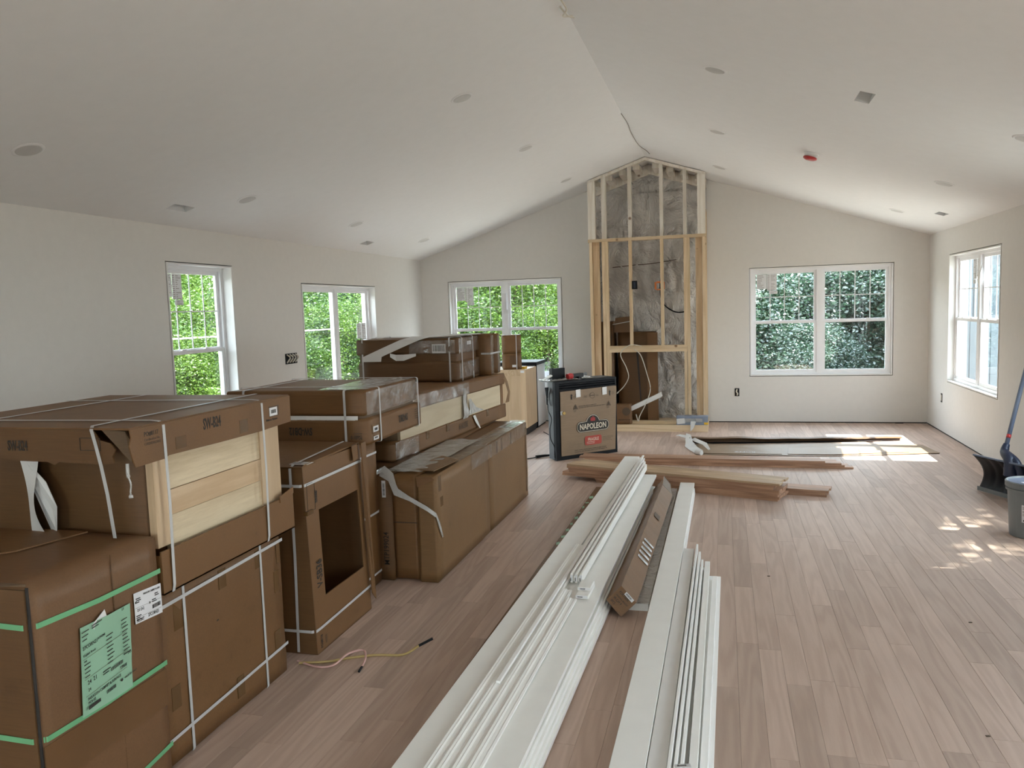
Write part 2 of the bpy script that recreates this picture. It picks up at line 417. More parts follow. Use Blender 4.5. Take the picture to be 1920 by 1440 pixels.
def lines(parent, o, right, up, wd, rows, dy, th, mat=None, noshift=False, seed=1, name='fine_print'):
    rd = random.Random(seed); mb = MB(); r = Vector(right).normalized(); u = Vector(up).normalized(); n = r.cross(u)*.0004
    for k in range(rows):
        x = 0; L = wd*rd.uniform(.55, 1)
        while x < L:
            b = rd.uniform(.03, .12)*wd; mb.obox(Vector(o)+r*x-u*(dy*k), r*min(b, L-x), u*th, n); x += b+.012*wd
    return mb.build(name, mat or M['inkf'], parent, noshift=noshift)
# ================================================================== ROOM
def holed(u0, u1, v0, v1, holes):
    "cells of a rectangle minus holes"
    us = sorted({u0, u1, *[h[0] for h in holes], *[h[1] for h in holes]}); vs = sorted({v0, v1, *[h[2] for h in holes], *[h[3] for h in holes]})
    out = []
    for a, b in zip(us, us[1:]):
        for c, d in zip(vs, vs[1:]):
            mu, mv = (a+b)/2, (c+d)/2
            if not any(h[0] < mu < h[1] and h[2] < mv < h[3] for h in holes): out.append((a, b, c, d))
    return out
G_ = .009      # shim gap round each jamb
WINL1 = (5.60, 6.52, .62, 2.15); DOORL = (7.755, 9.65, .02, 2.02)
WINF1 = (-3.99, -2.255, .645, 2.10); WINF2 = (.342, 2.15, .635, 2.115)
WINR1 = (8.58, 10.395, .635, 2.14); WINR2 = (5.10, 6.92, .635, 2.14); ADDED_WINR3 = (1.1, 2.9, .635, 2.14)
ADDED_DOORB = (-3.2, -.2, .02, 2.1); ADDED_WINB = (.6, 2.2, .635, 2.14)
def wallx(name, x, out, holes, y0=YB, y1=YF):
    mb = MB()
    for a, b, c, d in holed(y0-.01, y1+.01, .014, H, holes): mb.box(min(x, x+out), max(x, x+out), a, b, c, d)
    return struct(mb.build(name, M['wall'], org=(x, 4, 0)))
wallx('wall_left', XL, -WT, [WINL1, DOORL])
wallx('wall_right', XR, WT, [WINR1, WINR2, ADDED_WINR3])
def wally(name, y, out, holes):
    mb = MB()
    for a, b, c, d in holed(XL-WT, XR+WT, .014, H, holes): mb.box(a, b, min(y, y+out), max(y, y+out), c, d)
    mb.prism([(XL-WT, y, H), (XR+WT, y, H), (XR+WT, y, H+.02), (XM, y, ZR+.05), (XL-WT, y, H+.02)], (0, out, 0))
    return struct(mb.build(name, M['wall'], org=((XL+XR)/2, y, 0)))
wally('wall_back', YF, WT, [WINF1, WINF2])
wally('wall_front', YB, -WT, [ADDED_DOORB, ADDED_WINB])
mb = MB()   # dark strip painted as the shade in the gap under the drywall
mb.box(XL-.10, XL-.004, YB, YF, -.02, .016); mb.box(XR+.004, XR+.1, YB, YF, -.02, .016); mb.box(XL, XR, YF+.004, YF+.1, -.02, .016)
struct(mb.build('gap_shade_strip', M['dark'], org=(0, 4, 0)))
# ceiling slabs with the duct holes left open
SL = math.hypot(XM-XL, ZR-H)
def cpt(side, x, y, off=0):
    if side == 'L': n = Vector((ZR-H, 0, -(XM-XL))).normalized()
    else: n = Vector((-(ZR-H), 0, -(XR-XM))).normalized()
    return Vector((x, y, zceil(x)))+n*off
VH = {'L': [(-4.165, -4.075, 5.33, 5.57), (-4.225, -4.13, 8.86, 9.07)], 'R': [(.862, .955, 5.67, 5.925), (2.225, 2.32, 9.44, 9.65)]}
for side, xa, xb in (('L', XL-WT, XM), ('R', XM, XR+WT)):
    mb = MB()
    for a, b, c, d in holed(xa, xb, YB-WT, YF+WT, VH[side]):
        ps = [cpt(side, a, c), cpt(side, b, c), cpt(side, b, d), cpt(side, a, d)]
        mb.prism(ps, cpt(side, 0, 0, -.16)-cpt(side, 0, 0, 0))
    struct(mb.build('ceiling', M['ceil'], org=((xa+xb)/2, 4, H)))
# small open joint at the ridge and stub of wire
t = thing('ridge_wire', 'short loose white wires poking from the ceiling ridge near the top of the photo', 'wire', (XM, 5.2, ZR))
MB().tube([(XM+.03, 5.33, ZR-.02), (XM-.01, 5.22, ZR-.055), (XM+.03, 5.12, ZR-.05), (XM+.005, 5.02, ZR-.012)], .006, 6).build('cable', M['cableW'], t)
MB().tube([(XM-.02, 5.16, ZR-.012), (XM+.02, 5.20, ZR-.06), (XM+.05, 5.27, ZR-.055)], .005, 6).build('cable', M['cableW'], t)
t = MB().tube([(XM, 8.15, ZR-.012), (XM+.012, 8.6, ZR-.014), (XM-.004, 9.1, ZR-.012), (XM+.01, 9.75, ZR-.02), (XM+.07, 10.1, ZR-.03), (XM+.09, 10.3, ZR-.035)], .003, 5).build('thin_wire', M['inkf'], org=(XM, 9.4, ZR-.02))
tag(t, 'thin dark wire running along the ridge above the timber frame', 'wire')
# floor
fl = MB().box(XL-.1, XR+.1, YB-.1, YF+.1, -.10, -.019).build('floor', M['sub'], org=(0, 4, 0)); struct(fl)
rd = random.Random(4); PWD = .1016; planks = []; x = XL-.003
row = 0
while x < XR+.003:
    y = YB-rd.uniform(0, 1.2); x1 = min(x+PWD, XR+.003)
    while y < YF:
        L = rd.choice([.6, .8, .95, 1.1, 1.3, 1.5, 1.8, 2.1]); y1 = y+L
        a, b = max(y, YB), min(y1, YF+.003)
        if b-a > .04: planks.append((x, x1, a, b, rd.random()))
        y = y1
    x = x1
def seen_size(p):
    "rough pixel area in the photograph"
    cx = (p[0]+p[1])/2; n = 0
    for k in range(5):
        q = Vector((cx, p[2]+(p[3]-p[2])*(k+.5)/5, 0))-Vector((0, 0, CH)); d = q.dot(f_)
        if d < .3: continue
        u, v = q.dot(r_)/d*FPX, q.dot(u_)/d*FPX
        if abs(u) < 980 and abs(v) < 740 and not (cx < -2.0 and q.y < 7): n += 1/(d*d*d)
    return n*(p[3]-p[2])
planks.sort(key=seen_size, reverse=True)
rest = MB()
for i, (a, b, c, d, tn) in enumerate(planks):
    mb = MB() if i < 300 else rest; mb.ct = tn
    mb.chbox(a+.0003, b-.0003, c+.0003, d-.0003, -.019, rd.uniform(-.0003, 0), .0008)
    if i < 300: mb.build('plank', M['floor'], fl, tones=True)
o = rest.build('planks', M['floor'], fl, tones=True); o['kind'] = 'stuff'

# ------------------------------------------------------------------ windows
def window(name, axis, plane, out, h, units=2, split=True, grid=(4, 2), depth=.115, sticker=None, slider=False, portal_=True):
    """h = hole (a0,a1,z0,z1) in the wall's own axis; out = +1/-1 outward direction."""
    a0, a1, z0, z1 = h; a0 += G_; a1 -= G_; z0 += G_; z1 -= G_
    c = ((a0+a1)/2, plane, z0) if axis == 'y' else (plane, (a0+a1)/2, z0)
    w_ = bpy.data.objects.new(name, None); COL.objects.link(w_); w_.location = c; struct(w_)
    def B(mb, a, b, n0, n1, q0, q1):   # n measured outward from the room face
        p0, p1 = sorted((plane+out*n0, plane+out*n1))
        if axis == 'y': mb.box(a, b, p0, p1, q0, q1)
        else: mb.box(p0, p1, a, b, q0, q1)
        return mb
    J = .014
    mb = MB(); B(mb, a0, a0+J, -.004, WT, z0, z1); B(mb, a1-J, a1, -.004, WT, z0, z1); B(mb, a0+J, a1-J, -.004, WT, z1-J, z1); B(mb, a0+J, a1-J, -.004, WT, z0, z0+J)
    mb.build('jamb', M['jamb'], w_)
    mb = MB(); s = .05; q = G_+s       # outside casing covers the gap
    B(mb, a0-q, a0+.0, WT-.02+.022, WT+.04, z0-q, z1+q); B(mb, a1, a1+q, WT+.002, WT+.04, z0-q, z1+q); B(mb, a0, a1, WT+.002, WT+.04, z1, z1+q); B(mb, a0, a1, WT+.002, WT+.04, z0-q, z0)
    mb.build('outside_casing', M['jamb'], w_)
    a0 += J; a1 -= J; z0 += J; z1 -= J
    F = .032; mb = MB(); d0, d1 = depth-.02, WT-.004
    B(mb, a0, a0+F, d0, d1, z0, z1); B(mb, a1-F, a1, d0, d1, z0, z1); B(mb, a0+F, a1-F, d0, d1, z1-F, z1); B(mb, a0+F, a1-F, d0, d1, z0, z0+F)
    mb.build('frame', M['vinyl'], w_)
    a0 += F; a1 -= F; z0 += F; z1 -= F
    MU = .075; uw = (a1-a0-MU*(units-1))/units
    gl = depth+.012
    for k in range(units):
        b0 = a0+k*(uw+MU); b1 = b0+uw
        if k: B(MB(), b0-MU, b0, d0, d1, z0, z1).build('mullion', M['vinyl'], w_)
        zm = (z0+z1)/2; S = .034
        tiers = [(z0, zm+.012, 0, .0), (zm-.012, z1, 1, .022)] if split else [(z0, z1, 0, .0 if k == 0 else .02)]
        for (q0, q1, up, back) in tiers:
            n0, n1 = depth-.012+back, depth+.012+back
            mb = MB(); B(mb, b0, b0+S, n0, n1, q0, q1); B(mb, b1-S, b1, n0, n1, q0, q1); B(mb, b0+S, b1-S, n0, n1, q1-S, q1); B(mb, b0+S, b1-S, n0, n1, q0, q0+S)
            sash = mb.build('sash', M['vinyl'], w_)
            B(MB(), b0+S, b1-S, depth+back-.002, depth+back+.002, q0+S, q1-S).build('glass_pane', M['glass'], sash)
            if grid and up:
                for i in range(1, grid[0]):
                    u = b0+S+(b1-b0-2*S)*i/grid[0]; B(MB(), u-.005, u+.005, depth+back-.008, depth+back-.003, q0+S, q1-S).build('muntin', M['vinyl'], sash)
                for i in range(1, grid[1]):
                    u = q0+S+(q1-q0-2*S)*i/grid[1]; B(MB(), b0+S, b1-S, depth+back-.008, depth+back-.003, u-.005, u+.005).build('muntin', M['vinyl'], sash)
            if split and not up:
                for u in (b0+uw*.3, b0+uw*.7): B(MB(), u-.03, u+.03, depth-.016, depth+.0, q1, q1+.012).build('sash_lock', M['vinyl'], sash)
            if split and up and sticker == k or (slider and sticker == k):
                n = depth+back-.0035
                zt = q1-S if not slider else 1.55
                side = b0+S+.012 if not slider else b0+uw-.30
                for (u0, u1, s0, s1) in ((side, side+.13, zt-.20, zt-.004), (side+.135, side+.26, zt-.22, zt-.002), (side+.16, side+.27, zt-.27, zt-.225)):
                    st = B(MB(), u0, u1, n-.0012, n, s0, s1).build('paper_sticker', M['paper'], sash)
                    mb = MB()
                    for r in range(int((s1-s0)/.018)):
                        zz = s1-.015-r*.018; B(mb, u0+.008, u0+.008+(u1-u0-.016)*rd.uniform(.4, 1), n-.0016, n-.0012, zz-.004, zz)
                    mb.build('fine_print', M['inkf'], sash)
    if portal_:
        if axis == 'y': portal((a0+a1)/2, plane+out*(WT+.08), (z0+z1)/2, a1-a0+.1, z1-z0+.1, (-PI/2 if out > 0 else PI/2, 0, 0))
        else: portal(plane+out*(WT+.08), (a0+a1)/2, (z0+z1)/2, a1-a0+.1, z1-z0+.1, (PI/2, 0, PI/2) if out > 0 else (PI/2, 0, -PI/2))
    return w_
window('window_1', 'x', XL, -1, WINL1, 1, True, (4, 2), .115, 0)
window('door_1', 'x', XL, -1, DOORL, 2, False, None, .10, 1, slider=True)
window('window_2', 'y', YF, 1, WINF1, 2, True, (4, 2), .085, 0)
window('window_3', 'y', YF, 1, WINF2, 2, True, (4, 2), .055, 0)
window('window_4', 'x', XR, 1, WINR1, 2, True, (4, 2), .085, 1)
window('window_5', 'x', XR, 1, WINR2, 2, True, (4, 2), .105, 0)
window('added_window_7', 'x', XR, 1, ADDED_WINR3, 2, True, (4, 2), .105, 0)  # unseen window, added to bring more daylight into the near room
window('added_door_2', 'y', YB, -1, ADDED_DOORB, 2, False, None, .10, None)  # unseen glazed door, added to light the room from behind
window('added_window_6', 'y', YB, -1, ADDED_WINB, 2, True, (4, 2), .105, 0)  # another unseen window behind the camera, added for its daylight
# white tape holding the sash on the mullion of the far-left window
MB().box(-3.17, -3.10, YF+.028, YF+.030, 1.66, 1.90).build('paper_tag', M['paper'], bpy.data.objects['window_2'])
MB().box(-3.145, -3.07, YF+.025, YF+.027, 1.60, 1.66).build('paper_tag', M['paper'], bpy.data.objects['window_2'])
mb = MB(); mb.ribbon([(XR+.085, 9.46, 1.98), (XR+.06, 9.455, 1.90), (XR+.05, 9.45, 1.82), (XR+.07, 9.49, 1.72), (XR+.055, 9.47, 1.64)], [(0, .05, 0), (0, .07, .0), (0, .10, 0), (0, .06, .01), (0, .02, 0)])
mb.build('torn_tape', M['foam'], bpy.data.objects['window_4'])

# ------------------------------------------------------------------ ceiling fittings
def ceil_frame(side, x, y):
    p = cpt(side, x, y); n = (cpt(side, x, y, 1)-p).normalized(); s = Vector((1, 0, (zceil(x+.01)-zceil(x-.01))/.02)).normalized()
    return p, n, s
def rot_of(n, s):
    t = n.cross(s); return Matrix((s, t, n)).transposed().to_euler()
proto = None
def downlight(side, x, y, label):
    global proto
    p, n, s = ceil_frame(side, x, y)
    if proto is None:
        t = thing('ceiling_light', '', 'ceiling light', p)
        MB().lathe((0, 0, -.002), [(.088, 0), (.088, .004), (.080, .008), (.072, .0085), (.070, .006)], 32).build('trim_ring', M['ceil'], t, noshift=True, smooth=False)
        MB().lathe((0, 0, .003), [(.069, 0), (.069, .0025), (.060, .0045)], 32).build('lens', M['disc'], t, noshift=True)
        proto = t
    else:
        t = proto.copy(); COL.objects.link(t)
        for ch in proto.children: c = ch.copy(); COL.objects.link(c); c.parent = t
    t.location = p; t.rotation_euler = rot_of(n, s); t['label'] = label; t['group'] = 'flat round recessed ceiling lights'
for side, x, y, l in [('L', -3.79, 3.73, 'round flat ceiling light nearest the left edge of the photo'), ('L', -3.81, 5.90, 'round ceiling light beside the near-left duct hole'),
    ('L', -3.83, 7.97, 'round ceiling light left of the far-left duct hole, low on the left slope'), ('L', -3.87, 10.1, 'farthest round ceiling light low on the left slope by the corner'),
    ('L', -1.91, 5.90, 'largest round ceiling light high on the left slope, top centre'), ('L', -1.915, 7.93, 'middle of the three round ceiling lights high on the left slope'),
    ('L', -1.92, 10.08, 'round ceiling light just left of the timber frame top'), ('R', -.045, 5.91, 'largest round ceiling light high on the right slope'),
    ('R', -.045, 8.0, 'middle round ceiling light high on the right slope near the ridge'), ('R', -.03, 10.06, 'round ceiling light just right of the timber frame top'),
    ('R', 1.905, 5.93, 'round ceiling light cut by the right edge of the photo'), ('R', 1.91, 7.94, 'round ceiling light low on the right slope beyond the red-capped detector'),
    ('R', 1.93, 10.05, 'farthest round ceiling light on the right slope, left of the small duct hole')]:
    downlight(side, x, y, l)
for side, hs in VH.items():
    for k, (a, b, c, d) in enumerate(hs):
        lb = {'L0': 'dark open duct hole in the left ceiling slope nearest the camera', 'L1': 'small dark duct hole in the left slope near the far corner',
              'R0': 'large dark square duct hole in the right ceiling slope', 'R1': 'small dark duct hole in the right slope above the right-hand window'}[side+str(k)]
        p = cpt(side, (a+b)/2, (c+d)/2); t = thing('duct_opening', lb, 'duct opening', p)
        up = cpt(side, 0, 0, -1)-cpt(side, 0, 0, 0); mb = MB(); P = lambda x, y, o=0: cpt(side, x, y)+up*o
        e = .004; q = [(a-e, c-e), (b+e, c-e), (b+e, d+e), (a-e, d+e)]
        for i in range(4):
            u, v = q[i], q[(i+1) % 4]; mb.prism([P(*u, .012), P(*v, .012), P(*v, .16), P(*u, .16)], (P((a+b)/2, (c+d)/2)-(P(*u)+P(*v))/2).normalized()*.003)
        mb.build('sheet_metal_boot', M['metal'], t)
        mb = MB(); mb.prism([P(*z, .15) for z in q], up*.01); mb.build('duct_end', M['dark'], t)
        mb = MB(); mb.prism([P(a, c, .02), P(b, c, .02), P(b, c+.02, .06), P(a, c+.02, .06)], up*.002); mb.build('flange', M['metal'], t)
p, n, s = ceil_frame('R', .80, 7.98); t = thing('smoke_detector', 'white smoke detector with a red dust cap on the right slope', 'smoke detector', p); t.rotation_euler = rot_of(n, s)
MB().lathe((0, 0, -.001), [(.068, 0), (.068, .010), (.060, .022), (.052, .036)], 28).build('base', M['ceil'], t, noshift=True, smooth=True)
MB().lathe((0, 0, .034), [(.050, 0), (.062, .004), (.062, .016), (.045, .026), (.02, .030)], 28).build('dust_cap', M['red'], t, noshift=True, smooth=True)

# ------------------------------------------------------------------ electrical boxes on the walls
t = thing('switch_box', 'open four-gang switch box on the left wall between window and glass door', 'electrical box', (XL, 7.468, 1.17))
MB().box(XL-.01, XL+.003, 7.35, 7.585, 1.165, 1.275).build('box_rim', M['blackp'], t)
for k in range(4): MB().tube([(XL+.004, 7.38+k*.055, 1.265), (XL+.03, 7.40+k*.055, 1.235), (XL+.018, 7.39+k*.055, 1.205), (XL+.004, 7.375+k*.055, 1.18)], .008, 6).build('wire', M['cableW'], t)
t = thing('outlet_box', 'open outlet box with pale wires low on the far wall', 'electrical box', (.176, YF, .37))
MB().box(.145, .207, YF-.004, YF+.01, .365, .475).build('box_rim', M['blackp'], t)
MB().tube([(.176, YF-.004, .46), (.168, YF-.02, .43), (.184, YF-.016, .40), (.176, YF-.004, .38)], .010, 6).build('wire', M['cableW'], t)
t = thing('outlet_box', 'open outlet box low on the right wall beneath the window', 'electrical box', (XR, 10.62, .37))
MB().box(XR-.004, XR+.01, 10.585, 10.65, .365, .475).build('box_rim', M['blackp'], t)
MB().box(XR-.010, XR-.003, 10.597, 10.638, .385, .455).build('wire', M['cableW'], t)
# ================================================================== OUTSIDE
g = MB().box(-60, 60, -40, 70, -1.5, -1.2).build('ground', M['bounce_ground'], org=(0, 10, -1.5)); struct(g)
def crown_mesh(name, mat, seed, nclus, nleaf, size, rad=(1, 1, 1)):
    rg = np.random.default_rng(seed)
    d = rg.normal(size=(nclus, 3)); d /= np.linalg.norm(d, axis=1)[:, None]
    c = d*(rg.uniform(.15, 1, (nclus, 1))**.45)*np.array(rad)*.86
    tone_c = rg.uniform(0, .6, nclus)
    n = nclus*nleaf; ci = np.repeat(np.arange(nclus), nleaf)
    off = rg.normal(size=(n, 3))*np.array([.11, .11, .08])
    p = c[ci]+off
    a = rg.normal(size=(n, 3)); a /= np.linalg.norm(a, axis=1)[:, None]; a[:, 2] *= .5
    b = np.cross(a, rg.normal(size=(n, 3))); b /= np.linalg.norm(b, axis=1)[:, None]
    L = size*rg.uniform(.6, 1.25, (n, 1)); nn = np.cross(a, b)*.25
    v = np.stack([p-a*L, p+b*L*.45+nn*L, p+a*L, p-b*L*.45+nn*L], 1).reshape(-1, 3)
    i = np.arange(n)*4
    f = np.stack([i, i+1, i+2, i, i+2, i+3], 1).reshape(-1)
    me = bpy.data.meshes.new(name); me.vertices.add(len(v)); me.vertices.foreach_set('co', v.astype('f').ravel())
    me.loops.add(len(f)); me.loops.foreach_set('vertex_index', f.astype('i')); me.polygons.add(len(f)//3)
    me.polygons.foreach_set('loop_start', np.arange(0, len(f), 3, dtype='i')); me.polygons.foreach_set('loop_total', np.full(len(f)//3, 3, 'i'))
    t = np.repeat(np.clip(tone_c[ci]+rg.uniform(0, .4, n), 0, 1), 2)
    at = me.attributes.new('tone', 'FLOAT', 'FACE'); at.data.foreach_set('value', t.astype('f'))
    me.update(); me.materials.append(mat); return me
CR = [crown_mesh('foliage', M['leafA'], 1, 240, 260, .023), crown_mesh('foliage', M['leafA'], 2, 260, 240, .022), crown_mesh('foliage', M['leafB'], 3, 260, 240, .024), crown_mesh('foliage', M['leafB'], 4, 105, 150, .04)]
tk = MB(); tk.tube([(0, 0, -1.2), (.02, .01, -.4), (-.02, .02, .3)], lambda t: .055-.03*t, 8)
for q in range(7):
    an = q*2.4; z = -.5+q*.13; tk.tube([(0, 0, z), (.22*math.cos(an), .22*math.sin(an), z+.18), (.55*math.cos(an), .55*math.sin(an), z+.5)], lambda t: .022-.016*t, 6)
TM = tk.build('trunk', M['bark'], org=(0, 0, 0), smooth=True); tmesh = TM.data; bpy.data.objects.remove(TM)
rt = random.Random(7)
def tree(x, y, r, zc, kind, label, group, rz=None):
    t = thing('tree', label, 'tree', (x, y, -1.2), rt.uniform(0, 6.28), group)
    k = r
    a = bpy.data.objects.new('foliage', CR[kind]); COL.objects.link(a); a.parent = t; a.location = (0, 0, zc+1.2); a.scale = (k, k, k*1.15); a['kind'] = 'stuff'
    b = bpy.data.objects.new('trunk', tmesh); COL.objects.link(b); b.parent = t; b.location = (0, 0, zc+1.2)
    h = (zc+1.2)/1.2; b.scale = (k*.8, k*.8, h)
    return t
LG = 'sunlit trees seen through the windows of the left wall'; LL = 'bright leafy tree among those seen through the left wall windows'
for x, y, r, z in [(-13, 13, 2.2, .4), (-15.5, 16.5, 2.7, 1.0), (-12, 17, 2.1, .2), (-17, 20, 2.9, 1.2), (-14.5, 21.5, 2.4, .6), (-19, 24, 3.2, 1.6), (-20, 17, 3.0, 1.4), (-12.5, 25, 2.9, 1.0), (-24, 27, 4, 2.0), (-17, 29, 3.6, 1.8), (-10.5, 20.5, 1.9, .2), (-22, 21, 3.2, .8), (-11.5, 14.6, 1.6, -.1), (-16, 12.5, 2.2, .7)]:
    tree(x, y, r, z, rt.choice([0, 1]), LL, LG)
FG = 'sunlit trees seen through the far-left window'; FL = 'bright green tree among those seen through the far-left window'
for x, y, r, z in [(-6.2, 23, 2.6, 1.0), (-9, 27, 3.2, 1.6), (-3.6, 25.5, 2.7, 1.1), (-7.5, 31, 3.8, 2.2), (-4, 31, 3.4, 1.0), (-4.6, 21, 1.6, .2), (-7.6, 21.5, 1.7, .2)]:
    tree(x, y, r, z, rt.choice([0, 1]), FL, FG)
RG = 'darker trees seen through the far-right window'; RL = 'dark green tree among those seen through the far-right window'
for x, y, r, z in [(.6, 20.5, 2.3, .7), (3.4, 21, 2.4, .9), (2.2, 24.5, 3.0, 1.7), (-.8, 24.5, 2.8, 1.4), (5.4, 24, 3.0, 1.4), (1.2, 29, 3.9, 2), (5, 30, 4.0, 2.4), (8.5, 26, 3.4, 2), (2.0, 18.8, 1.3, -.2), (4.6, 19, 1.2, -.2)]:
    tree(x, y, r, z, 2, RL, RG)
tree(7.1, 5.75, 1.6, 7.2, 3, 'thin leafy tree outside the right wall whose branches dapple the floor', 'tree shading the near right windows')
tree(12, -5, 2.6, 1.4, 2, 'dark tree outside behind the camera on the right', None)
for x, y in ((-12, -2), (-13, 4), (-11, -8), (-4, -12), (3, -13)):
    tree(x, y, 2.4, 1.2, 0, 'leafy tree standing behind the camera side of the house', 'trees behind the house')
# wooden boundary: pale board fence seen through the right-hand window
t = thing('board_fence', 'grey-blue upright board fence seen through the right wall window', 'fence', (5.2, 15.2, -1.2))
for k in range(26): MB().box(3.3+k*.16, 3.445+k*.16, 15.2, 15.225, -1.15, 1.28).build('board', M['siding'], t)
MB().box(3.3, 7.45, 15.23, 15.27, .9, .99).build('rail', M['siding'], t); MB().box(3.3, 7.45, 15.23, 15.27, -.9, -.81).build('rail', M['siding'], t)
# neighbouring shed with vertical metal sheets
t = thing('shed', 'grey-blue shed with upright ribbed siding beyond the right window', 'shed', (6.2, 17.5, -1.2))
for k in range(24): MB().box(4.1+k*.2, 4.29+k*.2, 16.5, 16.53, -1.2, 2.75+.0).build('siding_board', M['siding'], t)
MB().box(4.12, 8.9, 16.54, 19.4, -1.2, 2.72).build('wall', M['siding'], t); MB().prism([(3.9, 16.2, 2.72), (9.1, 16.2, 2.72), (6.5, 16.2, 3.7)], (0, 3.4, 0)).build('roof', M['metal'], t)
o = MB().tube([(-14, -8, 1.9), (-11.2, 8, 1.35), (-10.2, 20, 1.28), (-9.4, 22, 1.3), (0, 22.6, 1.2)], .018, 6).build('utility_cable', M['cableW'], org=(-10.5, 12, -1.2)); tag(o, 'thin white service line crossing behind the left wall windows', 'cable')
# roof eaves over the side walls
for sx, x0, x1 in (('l', XL-WT-.42, XL-WT-.02), ('r', XR+WT+.02, XR+WT+.28)):
    struct(MB().box(x0, x1, YB-.3, YF+.3, 2.42, 2.56).build('eave', M['jamb'], org=((x0+x1)/2, 4, 2.42)))
# ================================================================== CHASE (timber frame for the fireplace)
CY = 10.62
t = thing('fireplace_chase', 'tall unfinished timber stud frame for a fireplace, rising to the ridge on the far wall', 'timber frame', (-.96, 10.9, 0))
CX0, CX1 = -1.735, -.212
def stud(x0, x1, z0, z1, m='stud', y=CY, d=.089, name='stud', top=None):
    mb = MB()
    if top is None: mb.box(x0, x1, y, y+d, z0, z1)
    else: mb.prism([(x0, y, z0), (x1, y, z0), (x1, y, top(x1)), (x0, y, top(x0))], (0, d, 0))
    o = mb.build(name, M[m], None); me = o.data
    L = t.location
    me.transform(Matrix.Translation(-L)); o.parent = t; return o
zc_ = lambda x: zceil(x)-.04
# platform and plates
mb = MB(); mb.box(CX0+.02, CX1+.01, 10.43, 10.468, 0, .088); mb.build('platform_board', M['studh'], t)
MB().box(CX0+.02, CX1+.01, 10.468, 11.30, .0, .07).build('platform_deck', M['studh'], t)
MB().box(CX0, -1.45, CY, CY+.089, .072, .112).build('bottom_plate', M['studh'], t)
MB().box(-1.45, CX1, CY, CY+.089, .072, .112).build('bottom_plate', M['studh'], t)
MB().box(CX0-.01, CX1+.005, CY-.002, CY+.089, 2.515, 2.555).build('cross_plate', M['studh'], t)
for x0, x1 in ((-1.735, -1.64), (-1.555, -1.495), (-1.205, -1.158), (-.795, -.752), (-.495, -.452), (-.315, -.215)):
    stud(x0, x1, 2.555, 0, 'studw', top=zc_)
for x0, x1, z0, z1 in ((-1.728, -1.69, .112, 2.515), (-1.56, -1.522, .112, 2.515), (-1.52, -1.482, .112, 2.515), (-1.48, -1.464, .112, 1.04),
                   (-1.205, -1.168, 1.125, 2.515), (-.795, -.757, 1.125, 2.515), (-.495, -.456, 1.125, 2.515), (-.456, -.418, .112, 2.515), (-.498, -.462, .112, 1.04), (-.258, -.22, .112, 2.515)):
    stud(x0, x1, z0, z1)
MB().box(-1.482, -.458, CY, CY+.089, 1.04, 1.082).build('header', M['studh'], t)
MB().box(-1.482, -.458, CY, CY+.089, 1.084, 1.125).build('header', M['studh'], t)
stud(-1.685, -1.60, .07, 2.515, y=CY+.05, d=.038, name='side_stud'); stud(-.345, -.262, .07, 2.515, y=CY+.05, d=.038, name='side_stud')
for y in (10.95, 11.24):
    for x in (-1.735, -.25): MB().box(x, x+.038, y, y+.05, .07, 2.9).build('side_stud', M['stud'], t)
# sloping top plates and blocking
for sx in (-1, 1):
    xa = CX0 if sx < 0 else CX1
    pts = [(xa, CY, zceil(xa)-.045), (XM, CY, ZR-.045), (XM, CY, ZR-.008), (xa, CY, zceil(xa)-.008)]
    MB().prism(pts, (0, .089, 0)).build('rake_plate', M['studw'], t)
    pts = [(xa, 11.2, zceil(xa)-.14), (XM, 11.2, ZR-.14), (XM, 11.2, ZR-.008), (xa, 11.2, zceil(xa)-.008)]
    MB().prism(pts, (0, .04, 0)).build('rake_plate', M['studw'], t)
    for k in range(4):
        x = xa+(XM-xa)*(k+.5)/4.2; MB().box(x-.045, x+.045, 10.74, 11.19, zceil(x)-.10, zceil(x)-.035).build('blocking', M['studw'], t)
# vapour barrier behind the frame
def sheet(name, mat, parent, o, a, b, nu, nv, f, **kw):
    o, a, b = map(Vector, (o, a, b)); n = a.cross(b).normalized(); v = []
    for j in range(nv+1):
        for i in range(nu+1):
            p = o+a*(i/nu)+b*(j/nv); v.append(p+n*f(p))
    F = [(j*(nu+1)+i, j*(nu+1)+i+1, (j+1)*(nu+1)+i+1, (j+1)*(nu+1)+i) for j in range(nv) for i in range(nu)]
    return MB().add(v, F).build(name, mat, parent, smooth=kw.pop('smooth', True), **kw)
def crease(p):
    a = abs(noise.noise(Vector((p.x*3.1, p.z*2.2, 1.3)))); b = abs(noise.noise(Vector((p.x*8+p.z*2, p.z*5-p.x*3, 4.1))))
    k = .25 if p.z > 2.75 else 1.0
    return (.095*a+.055*b+.015*noise.noise(Vector((p.x*30, p.z*16, 2))))*k
t2 = thing('vapour_barrier', 'creased silvery plastic vapour barrier stapled behind the timber frame', 'plastic sheet', (-.96, 11.28, .07))
sheet('plastic_sheet', M['poly'], t2, (CX0+.01, 11.25, .07), (CX1-CX0-.02, 0, 0), (0, 0, 3.13), 60, 130, crease)
v = []
MB().prism([(CX0+.01, 11.27, 3.2), (CX1, 11.27, 3.2), (CX1, 11.27, zceil(CX1)-.02), (XM, 11.27, ZR-.02), (CX0+.01, 11.27, zceil(CX0)-.02)], (0, .01, 0)).build('plastic_sheet', M['poly'], t2)
sheet('side_sheet', M['poly'], t2, (CX0+.005, 10.73, .07), (0, .5, 0), (0, 0, 2.9), 14, 60, lambda p: .03*noise.noise(p*5))
mb = MB(); mb.tube([(-1.50, 11.22, 2.20), (-1.2, 11.205, 2.22), (-.9, 11.2, 2.235), (-.4, 11.205, 2.30)], .006, 6); mb.build('seam_cord', M['inkf'], t2)
